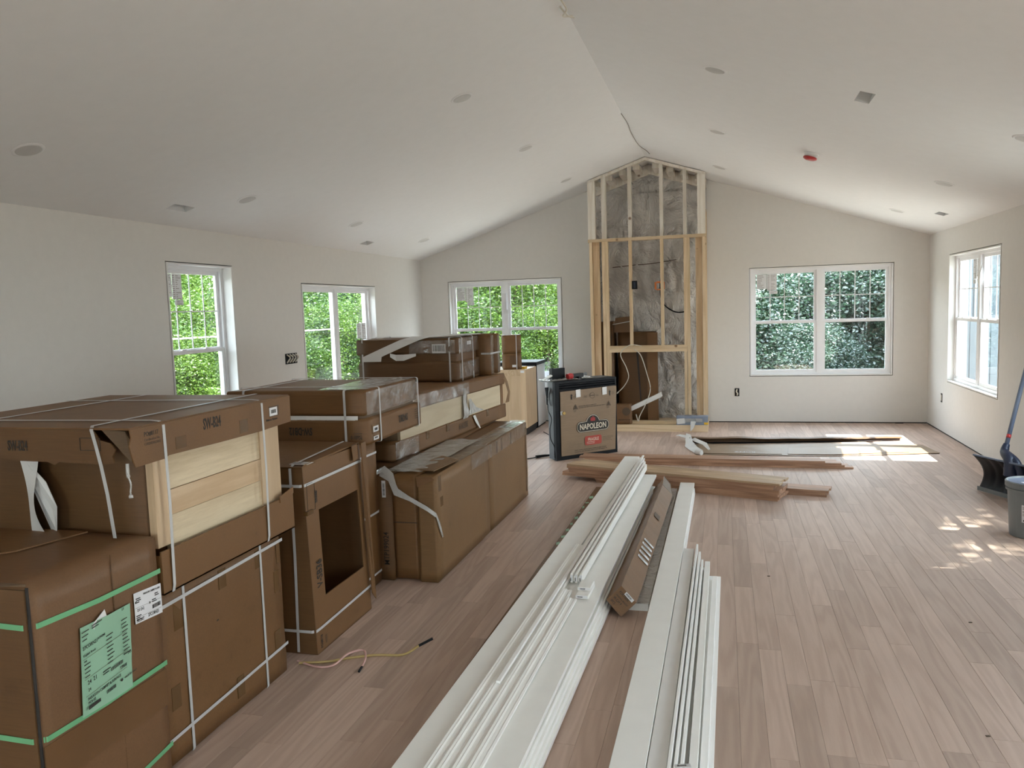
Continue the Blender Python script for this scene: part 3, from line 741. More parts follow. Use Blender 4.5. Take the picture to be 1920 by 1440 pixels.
o = MB().tube([(-.80, 11.19, 2.3), (-.82, 11.17, 2.1), (-.84, 11.16, 1.9), (-.82, 11.15, 1.72), (-.75, 11.14, 1.62), (-.62, 11.15, 1.55), (-.5, 11.17, 1.56), (-.44, 11.18, 1.62)], .009, 7).build('black_cable', M['black'], org=(-.8, 11.1, 1.55))
tag(o, 'black electric cable curving down the silvery plastic inside the timber frame', 'cable')
t3 = thing('cable_winder', 'small orange plastic cable clip hanging on the black cable', 'cable clip', (-.84, 11.12, 1.85))
MB().box(-.91, -.885, 11.09, 11.11, 1.87, 1.97).build('hook', M['orange'], t3); MB().box(-.80, -.775, 11.09, 11.11, 1.87, 1.97).build('hook', M['orange'], t3)
MB().box(-.885, -.80, 11.09, 11.11, 1.955, 1.98).build('bar', M['orange'], t3); MB().box(-.885, -.80, 11.09, 11.11, 1.86, 1.875).build('bar', M['orange'], t3)
t3 = thing('outlet_box', 'small black electrical box fixed to a stud of the timber frame', 'electrical box', (-1.135, CY-.01, 1.87))
MB().box(-1.168, -1.10, CY-.012, CY+.06, 1.875, 1.985).build('box_body', M['blackp'], t3); MB().box(-1.145, -1.12, CY-.016, CY-.011, 1.89, 1.97).build('device', M['navy'], t3)
# things stored inside the chase
def box_thing(name, label, cat, x0, x1, y0, y1, z0, z1, mat='card', group=None, seed=0, amp=.004, res=6):
    t = thing(name, label, cat, ((x0+x1)/2, (y0+y1)/2, z0), 0, group)
    carton('carton_body', M[mat], t, x0, x1, y0, y1, z0, z1, amp, .005, seed, res); return t
t = box_thing('tall_carton', 'tall brown carton standing inside the timber frame', 'cardboard box', -1.40, -.90, 10.86, 11.14, .071, 1.30, 'cardD', seed=3)
MB().box(-1.0, -.86, 10.80, 10.855, .075, 1.29).build('corner_board', M['card'], t)
MB().prism([(-1.44, 10.80, 1.30), (-1.42, 10.80, 1.50), (-1.18, 10.80, 1.52), (-1.19, 10.80, 1.30)], (0, .006, 0)).build('open_flap', M['cardD'], t)
MB().tube([(-1.46, 10.79, 1.41), (-1.15, 10.79, 1.46)], .006, 6).build('strap', M['strap'], t)
MB().prism([(-1.15, 10.795, 1.1), (-1.12, 10.795, 1.1), (-1.085, 10.795, .36), (-1.10, 10.795, .36)], (0, .004, 0)).build('slit', M['dark'], t)
o = box_thing('leaning_carton', 'narrow brown carton behind the left studs of the timber frame', 'cardboard box', -1.64, -1.45, 10.8, 11.1, .071, 1.45, 'cardD', seed=8)
t = box_thing('small_carton', 'small brown carton with dark print at the left foot of the timber frame', 'cardboard box', -1.40, -1.19, 10.47, 10.60, .089, .355, 'cardR', seed=5, amp=.002)
MB().cyl((-1.255, 10.4695, .26), .055, .055, .001, 20, (0, -1, 0)).build('round_emblem', M['inkf'], t)
text('BROAN-NUTONE', .024, (-1.205, 10.468, .158), (-1, 0, 0), (0, 0, -1), M['ink'], t, .8); text('BLOCK', .030, (-1.205, 10.468, .13), (-1, 0, 0), (0, 0, -1), M['inkf'], t, .9)
t = thing('foam_channel', 'white channel of foam leaning across the opening of the timber frame', 'foam strip', (-1.0, 10.6, .11))
a = Vector((.40, .0, .19)); MB().obox((-1.19, 10.50, .27), a, (-.012, 0, .05), (0, .09, 0)).build('web', M['foam'], t)
MB().obox((-1.19, 10.50, .262), a, (.006, 0, .012), (0, .06, 0)).build('lip', M['foam'], t)
for P, l in (([(-1.05, 10.60, 1.12), (-1.2, 10.55, 1.14), (-1.32, 10.5, 1.03), (-1.25, 10.5, .85), (-1.22, 10.5, .72), (-1.28, 10.52, .60), (-1.38, 10.5, .5)], 'thin white cable looping over the header of the timber frame'),
             ([(-1.15, 10.58, 1.08), (-1.06, 10.55, 1.0), (-.98, 10.53, .75), (-.94, 10.53, .55), (-1.0, 10.5, .36), (-1.08, 10.49, .2), (-1.10, 10.48, .13), (-1.13, 10.5, .22)], 'thin white cable hanging down to the foam channel')):
    o = MB().tube(P, .006, 6).build('white_cable', M['cableW'], org=P[-1]); tag(o, l, 'cable')
# plastic-wrapped glove box on the platform
t = thing('tissue_carton', 'crumpled blue and white carton with film pulled out, on the right end of the platform', 'box', (-.40, 10.46, .088))
mb = MB(); mb.box(-.60, -.20, 10.44, 10.56, .09, .12); mb.box(-.60, -.20, 10.44, 10.56, .175, .205); mb.box(-.60, -.545, 10.44, 10.56, .12, .175); mb.box(-.27, -.20, 10.44, 10.56, .12, .175); mb.box(-.60, -.2, 10.55, 10.56, .12, .175)
o = mb.build('carton_body', M['bluebox'], t)
MB().box(-.545, -.27, 10.47, 10.49, .12, .175).build('inner_film', M['foam'], t)
MB().box(-.202, -.198, 10.445, 10.55, .10, .13).build('yellow_print', M['yellow'], t); MB().box(-.25, -.2, 10.438, 10.4395, .095, .125).build('yellow_print', M['yellow'], t)
MB().ribbon([(-.39, 10.47, .16), (-.385, 10.42, .14), (-.40, 10.40, .06), (-.42, 10.38, .02)], [(.06, 0, 0), (.07, 0, 0), (.045, 0, 0), (.01, 0, 0)]).build('film_tongue', M['filmw'], t)
mb = MB(); mb.obox((-.59, 10.435, .10), (.10, 0, .01), (0, .003, 0), (-.01, 0, .07)); mb.build('torn_flap', M['foam'], t)

# ================================================================== CARTONS, left row
# -- A1 nearest brown carton with green bands
t = thing('shipping_carton', 'nearest big brown carton with green bands and a mint paper sheet, bottom left corner', 'cardboard box', (-2.6, 2.06, 0))
carton('carton_body', M['cardR'], t, -3.3, -1.962, 1.80, 2.335, 0, .90, .004, .006, 1, 12)
MB().prism([(-3.3, 1.79, .902), (-2.05, 1.79, .902), (-1.975, 1.80, .902), (-1.975, 1.802, .908), (-2.05, 1.802, .908), (-3.3, 1.80, .908)], (0, 0, .001)).build('flap_edge', M['cardI'], t)
mb = MB(); mb.prism([(-3.3, 2.33, .903), (-2.33, 2.325, .903), (-2.245, 2.325, .903), (-2.31, 2.08, .903), (-2.55, 1.87, .903), (-3.3, 1.83, .903)], (0, 0, .005)); mb.build('top_flap', M['card'], t)
mb = MB(); mb.box(-3.3, -1.975, 1.790, 1.7955, .02, .893); mb.build('front_flap', M['cardD'], t)  # darker than the body, shade of the front face put into the colour
MB().box(-1.974, -1.966, 1.7950, 1.7995, 0, .9).build('open_corner', M['dark'], t)
MB().box(-1.9615, -1.9600, 2.113, 2.117, .0, .9).build('panel_seam', M['cardD'], t)
MB().box(-1.9615, -1.9595, 1.80, 2.335, .275, .41).build('tape', M['tapeL'], t)
for z0, z1 in ((.780, .773), (.43, .432), (.07, .125)):
    mb = MB(); w_ = Vector((0, 0, .017)); mb.ribbon([(-3.3, 1.786, z0+.008), (-2.15, 1.784, z0+.006), (-1.99, 1.789, z0), (-1.9585, 1.812, z0), (-1.957, 2.05, (z0+z1)/2-.006), (-1.957, 2.337, z1)], w_, -.0012); mb.build('green_band', M['gstrap'], t)
# mint sheet, slightly bowed
def bow(p): return .003+.004*math.sin((p.y-1.95)*14)**2+.002*noise.noise(p*22)
sh = sheet('mint_sheet', M['gpaper'], t, (-1.9575, 1.943, .427), (0, .218, 0), (0, .018, .285), 14, 18, bow)
tape1 = MB().obox((-1.9525, 2.02, .665), (0, .055, .03), (0, -.012, .04), (.0006, 0, 0)).build('masking_tape', M['foam'], t)
def on_sheet(y, z, off=.0105): return (-1.9575+off, y, z)
for body, s, y, z in (('PARAGON CABINET & SURFACE', .0125, 1.962, .475), ('27CORN21', .016, 1.958, .640), ('PC6-02', .013, 1.962, .462), ('24', .019, 1.966, .525), ('24', .014, 1.966, .503), ('21', .019, 1.99, .528), ('SUPREME', .010, 2.02, .650), ('Kingham Brook', .010, 1.958, .618), ('S7008', .015, 2.105, .508), ('Oak', .009, 1.958, .60), ('1/1', .012, 2.13, .70), ('WELLBORN FOREST', .008, 2.12, .47), ('343', .014, 2.142, .545)):
    text(body, s, on_sheet(y, z+(y-1.95)*.02), (0, 1, .1), (0, 0, 1), M['ink'], t, .8, bold=.006)
for y, z, wd, rows in ((1.958, .695, .03, 3), (1.958, .59, .028, 4), (2.055, .645, .032, 8), (2.125, .67, .032, 10), (2.03, .535, .04, 2), (2.0, .703, .05, 2)):
    lines(t, on_sheet(y, z), (0, 1, .1), (0, 0, 1), wd, rows, .013 if rows > 2 else .008, .003, M['ink'], seed=int(y*1000)+rows)
barcode(t, on_sheet(2.065, .525), (0, 1, .1), (0, 0, 1), .055, .011, seed=2); barcode(t, on_sheet(2.04, .46), (0, 1, .1), (0, 0, 1), .04, .011, seed=3); MB().obox(on_sheet(1.962, .445), (0, .05, .005), (0, 0, .011), (.0004, 0, 0)).build('black_field', M['ink'], t)
MB().cyl(on_sheet(2.108, .475), .005, .002, .0008, 10, (1, 0, 0)).build('tree_emblem', M['ink'], t)
for y, z, L in ((1.955, .61, .19), (1.955, .545, .19), (1.955, .49, .18)): MB().obox(on_sheet(y, z), (0, L, L*.1), (0, 0, .0010), (.0004, 0, 0)).build('rule', M['inkf'], t)
# white shipping label
MB().obox((-1.9575, 2.20, .628), (0, .134, -.008), (0, .0, .108), (.001, 0, 0)).build('shipping_label', M['paper'], t)
on = lambda y, z: (-1.9562, y, z)
for body, s, y, z in (('PARAGON CABINET & SURF', .0095, 2.245, .717), ('D1 L9-2', .014, 2.212, .668), ('FRONT', .016, 2.205, .632), ('27CORN21', .016, 2.262, .632), ('30', .011, 2.27, .675)):
    text(body, s, on(y, z), (0, 1, -.06), (0, 0, 1), M['ink'], t, .7, bold=.02)
for y, z, r in ((2.205, .652, 3), (2.208, .712, 3), (2.30, .70, 2), (2.285, .682, 2)): lines(t, on(y, z), (0, 1, -.06), (0, 0, 1), .028, r, .0065, .0035, M['ink'], seed=int(y*777))
barcode(t, on(2.285, .652), (0, 1, 0), (0, 0, 1), .042, .014, seed=7); MB().cyl(on(2.207, .702), .004, .0015, .0006, 10, (1, 0, 0)).build('tree_emblem', M['ink'], t)
for z in (.682, .648): MB().obox(on(2.203, z), (0, .128, -.007), (0, 0, .0008), (.0003, 0, 0)).build('rule', M['inkf'], t)

# -- A2 carton under the drawer unit
t = thing('shipping_carton', 'large brown carton with white straps under the carton with pale drawer fronts', 'cardboard box', (-2.6, 2.8, 0))
carton('carton_body', M['card'], t, -3.0, -2.0, 2.345, 3.19, 0, .672, .004, .006, 2, 12)
loop(t, M['strap'], 'y', 2.50, -3.0, -2.0, 0.0, .672, .014); loop(t, M['strap'], 'y', 3.02, -3.0, -2.0, 0.0, .672, .014)
for z0, z1 in ((.615, .632), (.10, .135)): MB().ribbon([(-1.9955, 2.345, z0), (-1.9955, 3.20, z1)], (0, 0, .014), -.0012).build('strap', M['strap'], t)
for y, z, a, b in ((2.44, .56, .05, .12), (2.72, .60, .05, .08), (2.98, .6, .05, .08), (3.12, .45, .04, .1), (3.10, .18, .05, .09), (2.80, .10, .05, .09), (2.40, .25, .05, .09), (3.15, .58, .03, .1)):
    MB().box(-1.9995, -1.9985, y, y+a, z-b/2, z+b/2).build('tape', M['tape'], t)
MB().box(-2.06, -1.9975, 2.345, 3.19, .6715, .6735).build('edge_tape', M['tape'], t)
lines(t, (-1.9975, 2.69, .44), (0, 1, 0), (0, 0, 1), .02, 1, .01, .006, M['ink'])

# -- L drawer base unit in a half carton
t = thing('cabinet_carton', 'carton printed SW-B24 with its side open on pale maple drawer fronts', 'cabinet in carton', (-2.4, 2.8, .674))
zb = .675
carton('wrapped_body', M['cardD'], t, -2.9, -2.02, 2.37, 3.21, zb+.01, 1.27, .003, .005, 4, 8)
# tray
mb = MB(); mb.box(-2.95, -1.957, 2.35, 3.255, zb, zb+.006); mb.box(-1.963, -1.957, 2.35, 3.255, zb, .835); mb.box(-2.95, -1.963, 2.35, 2.356, zb, .82); mb.box(-2.95, -1.963, 3.249, 3.255, zb, .835); o = mb.build('bottom_tray', M['card'], t)
MB().obox((-1.957, 3.14, .82), (0, .115, .02), (.004, 0, 0), (0, 0, .03)).build('torn_flap', M['card'], t)
# maple drawer fronts behind film, seen on the right face
MB().box(-2.015, -1.985, 2.372, 2.455, .84, 1.175).build('left_stile', M['pinev'], t)
MB().box(-2.015, -1.985, 3.055, 3.205, .80, 1.175).build('right_stile', M['pinev'], t)
MB().box(-2.015, -1.992, 2.455, 3.055, 1.04, 1.178).build('drawer_front', M['foamwood'], t)
MB().box(-2.015, -1.987, 2.45, 3.06, .945, 1.038).build('drawer_front', M['pine'], t)
MB().box(-2.015, -1.992, 2.455, 3.055, .79, .942).build('drawer_front', M['foamwood'], t)
MB().box(-1.990, -1.9845, 3.12, 3.17, .80, .82).build('paper_tag', M['paper'], t)
# lid
mb = MB(); mb.box(-2.95, -1.955, 2.235, 3.265, 1.296, 1.303); o = mb.build('lid_top', M['card'], t)
def jag(pts): return [(p[0], p[1], p[2]) for p in pts]
MB().prism(jag([(-1.955, 2.235, 1.298), (-1.955, 3.265, 1.298), (-1.955, 3.262, 1.178), (-1.955, 3.0, 1.170), (-1.955, 2.7, 1.172), (-1.955, 2.42, 1.176), (-1.955, 2.40, 1.168), (-1.955, 2.25, 1.165), (-1.955, 2.238, 1.20), (-1.955, 2.228, 1.24), (-1.955, 2.240, 1.27)]), (.005, 0, 0)).build('lid_side', M['card'], t)
MB().prism(jag([(-2.95, 2.235, 1.298), (-2.10, 2.235, 1.298), (-2.085, 2.235, 1.28), (-2.075, 2.235, 1.262), (-2.03, 2.235, 1.252), (-2.01, 2.235, 1.23), (-2.025, 2.235, 1.205), (-2.02, 2.235, 1.185), (-2.05, 2.235, 1.178), (-2.25, 2.235, 1.182), (-2.27, 2.235, 1.172), (-2.30, 2.235, 1.182), (-2.95, 2.235, 1.19)]), (0, -.005, 0)).build('lid_front', M['cardD'], t)  # same lid in a darker copy, its front shade is painted in
MB().prism([(-2.07, 2.24, 1.296), (-1.985, 2.252, 1.290), (-1.958, 2.24, 1.262), (-1.962, 2.248, 1.18), (-2.0, 2.29, 1.19)], (.002, .006, 0)).build('crushed_corner', M['cardI'], t)
mb = MB(); mb.box(-2.95, -1.955, 3.26, 3.266, 1.178, 1.298); mb.box(-2.95, -2.944, 2.235, 3.26, 1.178, 1.298); mb.build('lid_back', M['card'], t)
MB().tube([(-1.975, 2.24, 1.18), (-1.972, 2.236, 1.14), (-1.967, 2.24, 1.11), (-1.975, 2.245, 1.08), (-1.97, 2.24, 1.06)], lambda q: .006 if q < .3 else .003+.004*(q > .85), 6).build('shredded_tape', M['filmw'], t)
# foam sheet and inner panel in the open front
sheet('foam_sheet', M['foam'], t, (-2.47, 2.30, .905), (.06, .0, 0), (-.02, 0, .285), 8, 20, lambda p: .035*math.sin((p.z-.9)*14)*(p.x+2.47)/.06)
MB().prism([(-2.42, 2.335, .905), (-2.37, 2.31, .905), (-2.355, 2.305, 1.0), (-2.40, 2.31, 1.09), (-2.47, 2.30, 1.17), (-2.50, 2.30, 1.18)], (0, .003, 0)).build('foam_sheet', M['foam'], t)
MB().box(-2.95, -2.475, 2.31, 2.316, .905, 1.18).build('inner_board', M['cardD'], t)
for y in (2.40, 3.03):
    MB().ribbon([(-2.95, y-.03, 1.306), (-2.0, y, 1.307), (-1.965, y, 1.304), (-1.949, y, 1.29), (-1.949, y+.005, 1.0), (-1.951, y+.0, .70), (-1.957, y, .674)], (0, .014, 0), -.0012).build('strap', M['strap'], t)
MB().ribbon([(-2.13, 3.27, 1.307), (-2.13, 2.7, 1.3075), (-2.125, 2.26, 1.308), (-2.10, 2.226, 1.298), (-2.085, 2.225, 1.24), (-2.07, 2.225, 1.17), (-2.06, 2.232, 1.07), (-2.056, 2.24, .96), (-2.06, 2.25, .912)], (.014, 0, 0), .0012).build('strap', M['strap'], t)
MB().ribbon([(-2.72, 3.27, 1.307), (-2.72, 2.235, 1.307)], (.014, 0, 0), .0012).build('strap', M['strap'], t)
RT, UP = (0, 1, 0), (0, 0, 1)
text('SW-B24', .060, (-1.9495, 2.625, 1.238), RT, UP, M['ink'], t, .55, bold=.022)
text('PO#8117', .022, (-1.9495, 2.30, 1.264), RT, UP, M['ink'], t, .85, bold=.01)
text('Certification No.', .013, (-1.9495, 2.30, 1.247), RT, UP, M['inkf'], t, .9); text('CARB/EPA23003', .014, (-1.9495, 2.30, 1.232), RT, UP, M['inkf'], t, .85)
text('SW-B24', .050, (-2.468, 2.2285, 1.222), (1, 0, 0), UP, M['ink'], t, .52, bold=.022)
mb = MB(); fx = lambda a, b, c, d: mb.box(a, b, 2.2285, 2.2298, c, d)
fx(-2.155, -2.07, 1.268, 1.270); fx(-2.155, -2.07, 1.225, 1.227); fx(-2.155, -2.153, 1.225, 1.27); fx(-2.072, -2.07, 1.225, 1.27); mb.build('printed_frame', M['ink'], t)
text('Made in Vietnam', .014, (-1.9495, 3.06, 1.205), RT, UP, M['ink'], t, .95)
MB().box(-1.9498, -1.949, 3.085, 3.165, 1.222, 1.268).build('printed_frame', M['inkf'], t); MB().box(-1.9492, -1.9482, 3.088, 3.150, 1.225, 1.262).build('barcode_label', M['paper'], t); barcode(t, (-1.9481, 3.10, 1.236), RT, UP, .04, .016)
MB().box(-1.9498, -1.949, 2.86, 2.92, 1.185, 1.24).build('tape', M['tape'], t); MB().box(-1.9498, -1.949, 2.46, 2.52, 1.19, 1.235).build('tape', M['tape'], t)

# -- B carton standing on end, side cut open (SW-SB36)
t = thing('cabinet_carton', 'carton printed SW-SB36 standing on end with a large square opening in its side', 'cabinet in carton', (-2.4, 3.65, 0))
sh_ = -.03
def BB(mb, x0, x1, y0, y1, z0, z1):
    mb.add([(x0+sh_*z0,y0,z0),(x1+sh_*z0,y0,z0),(x1+sh_*z0,y1,z0),(x0+sh_*z0,y1,z0),(x0+sh_*z1,y0,z1),(x1+sh_*z1,y0,z1),(x1+sh_*z1,y1,z1),(x0+sh_*z1,y1,z1)],
           [(3,2,1,0),(4,5,6,7),(0,1,5,4),(1,2,6,5),(2,3,7,6),(3,0,4,7)]); return mb
x0, x1, y0, y1 = -2.95, -1.938, 3.365, 3.985
mb = MB(); BB(mb, x0, x1, y0, y0+.006, .002, .935); mb.build('front_panel', M['cardD'], t)  # front darker than the side panels, painted as if in shade
mb = MB(); BB(mb, x0, x1, y1-.006, y1, .002, .95); mb.build('rear_panel', M['cardD'], t)
mb = MB(); BB(mb, x0, x1, y0+.006, y1-.006, .0, .006); mb.build('bottom_panel', M['cardD'], t)
mb = MB(); mb.prism([(x0, y0, .932), (x1-.03, y0, .932), (x1-.028, y0+.03, .942), (x1-.028, y1, .95), (x0, y1, .95)], (0, 0, .006)); mb.build('top_panel', M['card'], t)
mb = MB(); BB(mb, x1-.006, x1, y0+.006, 3.49, .002, .935); mb.build('side_strip', M['card'], t)
mb = MB(); BB(mb, x1-.006, x1, 3.49, y1-.006, .700, .940); mb.build('side_panel', M['card'], t)
mb = MB(); BB(mb, x1-.006, x1, 3.49, y1-.006, .002, .262); mb.build('side_panel', M['card'], t)
mb = MB(); BB(mb, x1-.006, x1, 3.93, y1-.006, .262, .70); mb.build('side_strip', M['card'], t)
mb = MB(); BB(mb, x1-.40, x1-.394, y0+.006, y1-.006, .006, .93); mb.build('inner_board', M['cardD'], t)
MB().prism([(-1.93, y1-.045, .955), (-1.93, y1+.012, .958), (-1.925, y1+.015, .5), (-1.912, y1+.01, .12), (-1.905, y1+.0, .06), (-1.918, y1-.02, .10), (-1.935, y1-.03, .6)], (-.004, 0, 0)).build('torn_edge', M['card'], t)
MB().prism([(-1.951, 3.86, .955), (-1.951, 3.93, .955), (-1.948, 3.93, .875), (-1.948, 3.87, .87)], (.003, 0, 0)).build('top_flap', M['card'], t)
MB().box(-1.968, -1.948, 3.36, 3.42, .70, .72).build('tape', M['tape'], t)
for z, zr in ((.845, .852), (.118, .136)):
    xs = x1+sh_*z
    MB().ribbon([(x0, y0-.003, z), (xs-.02, y0-.004, z), (xs+.002, y0+.006, z+.002), (xs+.004, y0+.05, z+.003), (xs+.005, y1+.0, zr), (xs-.01, y1+.006, zr)], (0, 0, .014), -.0012).build('strap', M['strap'], t)
MB().ribbon([(-2.06, y1, .959), (-2.03, y0+.03, .946), (-2.03, y0-.004, .93), (-2.03, y0-.004, .5), (-2.04, y0-.004, .01)], (.014, 0, 0), .0012).build('strap', M['strap'], t)
text('SW-SB36', .075, (-1.938+sh_*.38+.0015, 3.470, .275), (0, 0, 1), (0, -1, 0), M['ink'], t, .64, bold=.022)
text('PO#8118', .028, (-1.938+.002, 3.42, .02), (0, 0, 1), (0, -1, 0), M['ink'], t, .62); lines(t, (-1.936, 3.455, .03), (0, 0, 1), (0, -1, 0), .07, 2, .01, .004)
mb = MB(); X_ = -1.938+sh_*.77+.002
for a, b, c, d in ((3.385, 3.387, .71, .85), (3.458, 3.46, .71, .85), (3.385, 3.46, .71, .712), (3.385, 3.46, .848, .85)): mb.box(X_, X_+.001, a, b, c, d)
mb.build('printed_frame', M['ink'], t); lines(t, (X_, 3.47, .74), (0, 0, 1), (0, -1, 0), .10, 2, .012, .008, M['ink'])
MB().obox((-2.055, 3.40, .944), (.10, .0, 0), (0, .06, .001), (0, 0, .001)).build('shipping_label', M['paper'], t); lines(t, (-2.05, 3.44, .9466), (1, 0, 0), (0, 1, 0), .08, 4, .010, .004, M['ink'])

# -- C narrow carton behind
t = thing('narrow_carton', 'narrow upright brown carton wedged behind the open SW-SB36 carton, under the stacked pair', 'cardboard box', (-2.4, 4.2, 0))
carton('carton_body', M['card'], t, -2.95, -2.07, 4.03, 4.425, 0, .918, .003, .005, 6, 7)
for z in (.818, .448, .075): loop(t, M['strap'], 'z', z, -2.95, -2.07, 4.03, 4.425, .013)

# -- J long double carton SW-DB12 upside down
t = thing('cabinet_carton', 'long film-wrapped carton printed SW-DB12 upside down, strapped lid and tray', 'cabinet in carton', (-2.4, 4.48, .92))
x0, x1, y0, y1 = -2.86, -1.965, 4.08, 4.87
carton('tray', M['card'], t, x0+.01, x1+.012, y0-.005, y1+.03, .921, 1.068, .003, .005, 9, 8)
carton('core', M['cardI'], t, x0+.03, x1-.02, y0+.02, y1-.02, 1.04, 1.11, .001, .003, 1, 3)
carton('lid', M['card'], t, x0, x1-.005, y0, y1, 1.086, 1.228, .004, .006, 10, 8)
sheet('foam_edge', M['foam'], t, (x0+.05, y0-.001, 1.062), (.80, 0, 0), (0, .006, .024), 40, 3, lambda p: .006*noise.noise(p*30)+.004)
def film_patch(parent, o, a, b, nu=24, nv=16, amp=.004, name='stretch_film', m='film'):
    return sheet(name, M[m], parent, o, a, b, nu, nv, lambda p: .0035+amp*abs(noise.noise(Vector((p.x*6, p.y*5, p.z*26))))+amp*.5*noise.noise(p*23))
film_patch(t, (x1+.003, y0+.01, 1.09), (0, y1-y0-.02, 0), (0, 0, .135)); film_patch(t, (x1+.003, y0+.01, 1.234), (0, y1-y0-.02, 0), (-.3, 0, 0), m='film')
for x in (-2.735, -2.085): loop(t, M['strap'], 'x', x, y0-.006, y1+.03, .921, 1.232, .014, .004)
for y in (4.245, 4.845): loop(t, M['strap'], 'y', y, x0, x1+.012, .921, 1.232, .014, .006)
D180 = (0, -1, 0), (0, 0, -1)
text('SW-DB12', .062, (x1+.0165, 4.66, 1.028), *D180, M['ink'], t, .55, bold=.022)
text('SW-DB12', .062, (-2.298, y0-.0095, 1.018), (-1, 0, 0), (0, 0, -1), M['ink'], t, .58, bold=.022)
text('PO#8118', .030, (-1.985, y0-.0095, .975), (-1, 0, 0), (0, 0, -1), M['ink'], t, .6); lines(t, (-1.985, y0-.0095, .99), (-1, 0, 0), (0, 0, -1), .085, 3, -.012, .004)
for z0, z1, s in ((.985, 1.018, 5), (.938, .960, 6)):
    MB().box(x1+.0155, x1+.0168, 4.145, 4.215, z0, z1).build('barcode_label', M['paper'], t); barcode(t, (x1+.0169, 4.16, z0+.008), RT, UP, .04, (z1-z0)*.45, seed=s)
MB().box(x1+.0150, x1+.0158, 4.13, 4.235, .975, 1.03).build('printed_frame', M['tape'], t); lines(t, (x1+.016, 4.78, 1.03), RT, UP, .09, 5, .014, .005)

# -- D and E tall pantry cartons on the floor
t = thing('pantry_carton', 'tall carton with upside print MTP199024, behind the split brown carton', 'cardboard box', (-2.4, 5.6, 0))
carton('carton_body', M['cardD'], t, -2.75, -1.993, 4.443, 6.80, 0, .676, .003, .006, 12, 9)
text('MTP199024', .050, (-2.020, 4.4385, .10), (0, 0, 1), (-1, 0, 0), M['ink'], t, .86, bold=.004)
MB().box(-2.05, -2.025, 4.4375, 4.4388, .53, .635).build('barcode_label', M['paper'], t); barcode(t, (-2.03, 4.4372, .54), (0, 0, 1), (-1, 0, 0), .08, .014)
t = thing('pantry_carton', 'plain dark brown carton between the printed one and the split one, white wrap on top', 'cardboard box', (-1.9, 5.6, 0))
carton('carton_body', M['card'], t, -1.99, -1.826, 4.455, 6.78, .012, .668, .003, .006, 13, 8); MB().box(-1.97, -1.84, 4.6, 6.7, 0, .014).build('base_board', M['cardD'], t)
MB().box(-1.985, -1.83, 4.4505, 4.4525, .37, .374).build('fold_line', M['dark'], t)
sheet('white_wrap', M['filmw'], t, (-2.05, 4.50, .674), (.24, 0, 0), (0, 1.2, 0), 14, 40, lambda p: .006+.012*abs(noise.noise(p*9)))
t = thing('pantry_carton', 'long pale brown carton with a torn open corner, nearest the walkway', 'cardboard box', (-1.75, 5.6, 0))
for ya, yb, s in ((4.444, 5.572, 14), (5.575, 6.765, 15)):
    carton('carton_body', M['cardL'] if ya < 5 else M['cardL'], t, -1.822, -1.700, ya, yb, 0, .664, .003, .006, s, 9, shear=-.03 if False else 0)
MB().prism([(-1.95, 4.62, .672), (-1.72, 4.48, .690), (-1.70, 4.9, .680), (-1.86, 5.02, .682)], (0, 0, .004)).build('torn_flap', M['cardL'], t)
MB().prism([(-1.822, 4.440, .664), (-1.72, 4.437, .665), (-1.70, 4.437, .648), (-1.815, 4.436, .60)], (0, .003, 0)).build('open_corner', M['cardR'], t)
film_patch(t, (-1.698, 4.9, .669), (0, 1.85, 0), (-.14, 0, .004), 60, 8, .008); film_patch(t, (-1.6985, 5.15, .56), (0, 1.6, 0), (0, 0, .105), 60, 8, .003)
MB().box(-1.80, -1.73, 6.42, 6.70, .672, .674).build('green_label', M['gpaper'], t); MB().box(-1.6985, -1.6975, 6.70, 6.74, .05, .62).build('edge_tape', M['tape'], t)
for y in (4.50, 5.62, 5.78, 5.92, 6.2): MB().box(-1.6995, -1.6985, y, y+.045, .56, .655).build('tape', M['tape'], t)
MB().box(-1.6995, -1.6985, 4.52, 4.57, .46, .52).build('tape', M['tape'], t)
MB().ribbon([(-2.06, 4.44, .69), (-1.99, 4.43, .66), (-1.95, 4.425, .57), (-1.86, 4.42, .53), (-1.75, 4.425, .47), (-1.694, 4.43, .43), (-1.690, 4.47, .36), (-1.69, 4.52, .27)], [(.0, .01, .05), (.02, 0, .05), (.03, 0, .04), (.0, 0, .03), (0, 0, .03), (0, 0, .03), (0, .02, .02), (0, .02, .0)], .001).build('loose_film_strip', M['filmw'], t)
MB().ribbon([(-2.08, 4.435, .685), (-2.03, 4.43, .71), (-1.98, 4.428, .67), (-1.955, 4.424, .60), (-1.93, 4.42, .56)], [(.0, .02, .03), (.02, 0, .04), (.03, 0, .03), (.02, 0, .02), (.01, 0, .01)], .001).build('loose_film_strip', M['filmw'], t)

# -- F long half carton with cream panels (turned slightly)
FZ = .680
t = thing('cabinet_carton', 'long half-open carton showing two cream cabinet panels, lying on the tall cartons', 'cabinet in carton', (-2.115, 4.79, FZ), math.radians(-4.5))
ns = dict(noshift=True)
carton('bottom_tray', M['card'], t, -.75, 0, 0, 2.2, 0, .125, .003, .005, 20, 9, True)
carton('core', M['cardI'], t, -.73, -.035, .10, 2.18, .10, .34, .001, .003, 21, 2, True)
MB().box(-.035, -.012, .13, 1.24, .11, .325).build('cabinet_panel', M['cream'], t, noshift=True); MB().box(-.035, -.012, 1.31, 2.09, .11, .315).build('cabinet_panel', M['cream'], t, noshift=True)
MB().box(-.035, -.008, 2.09, 2.15, .11, .34).build('end_board', M['card'], t, noshift=True); MB().box(-.034, -.005, 1.255, 1.30, .18, .32).build('divider', M['cardD'], t, noshift=True)
carton('lid', M['card'], t, -.75, .002, .12, 2.18, .305, .405, .003, .005, 22, 9, True)
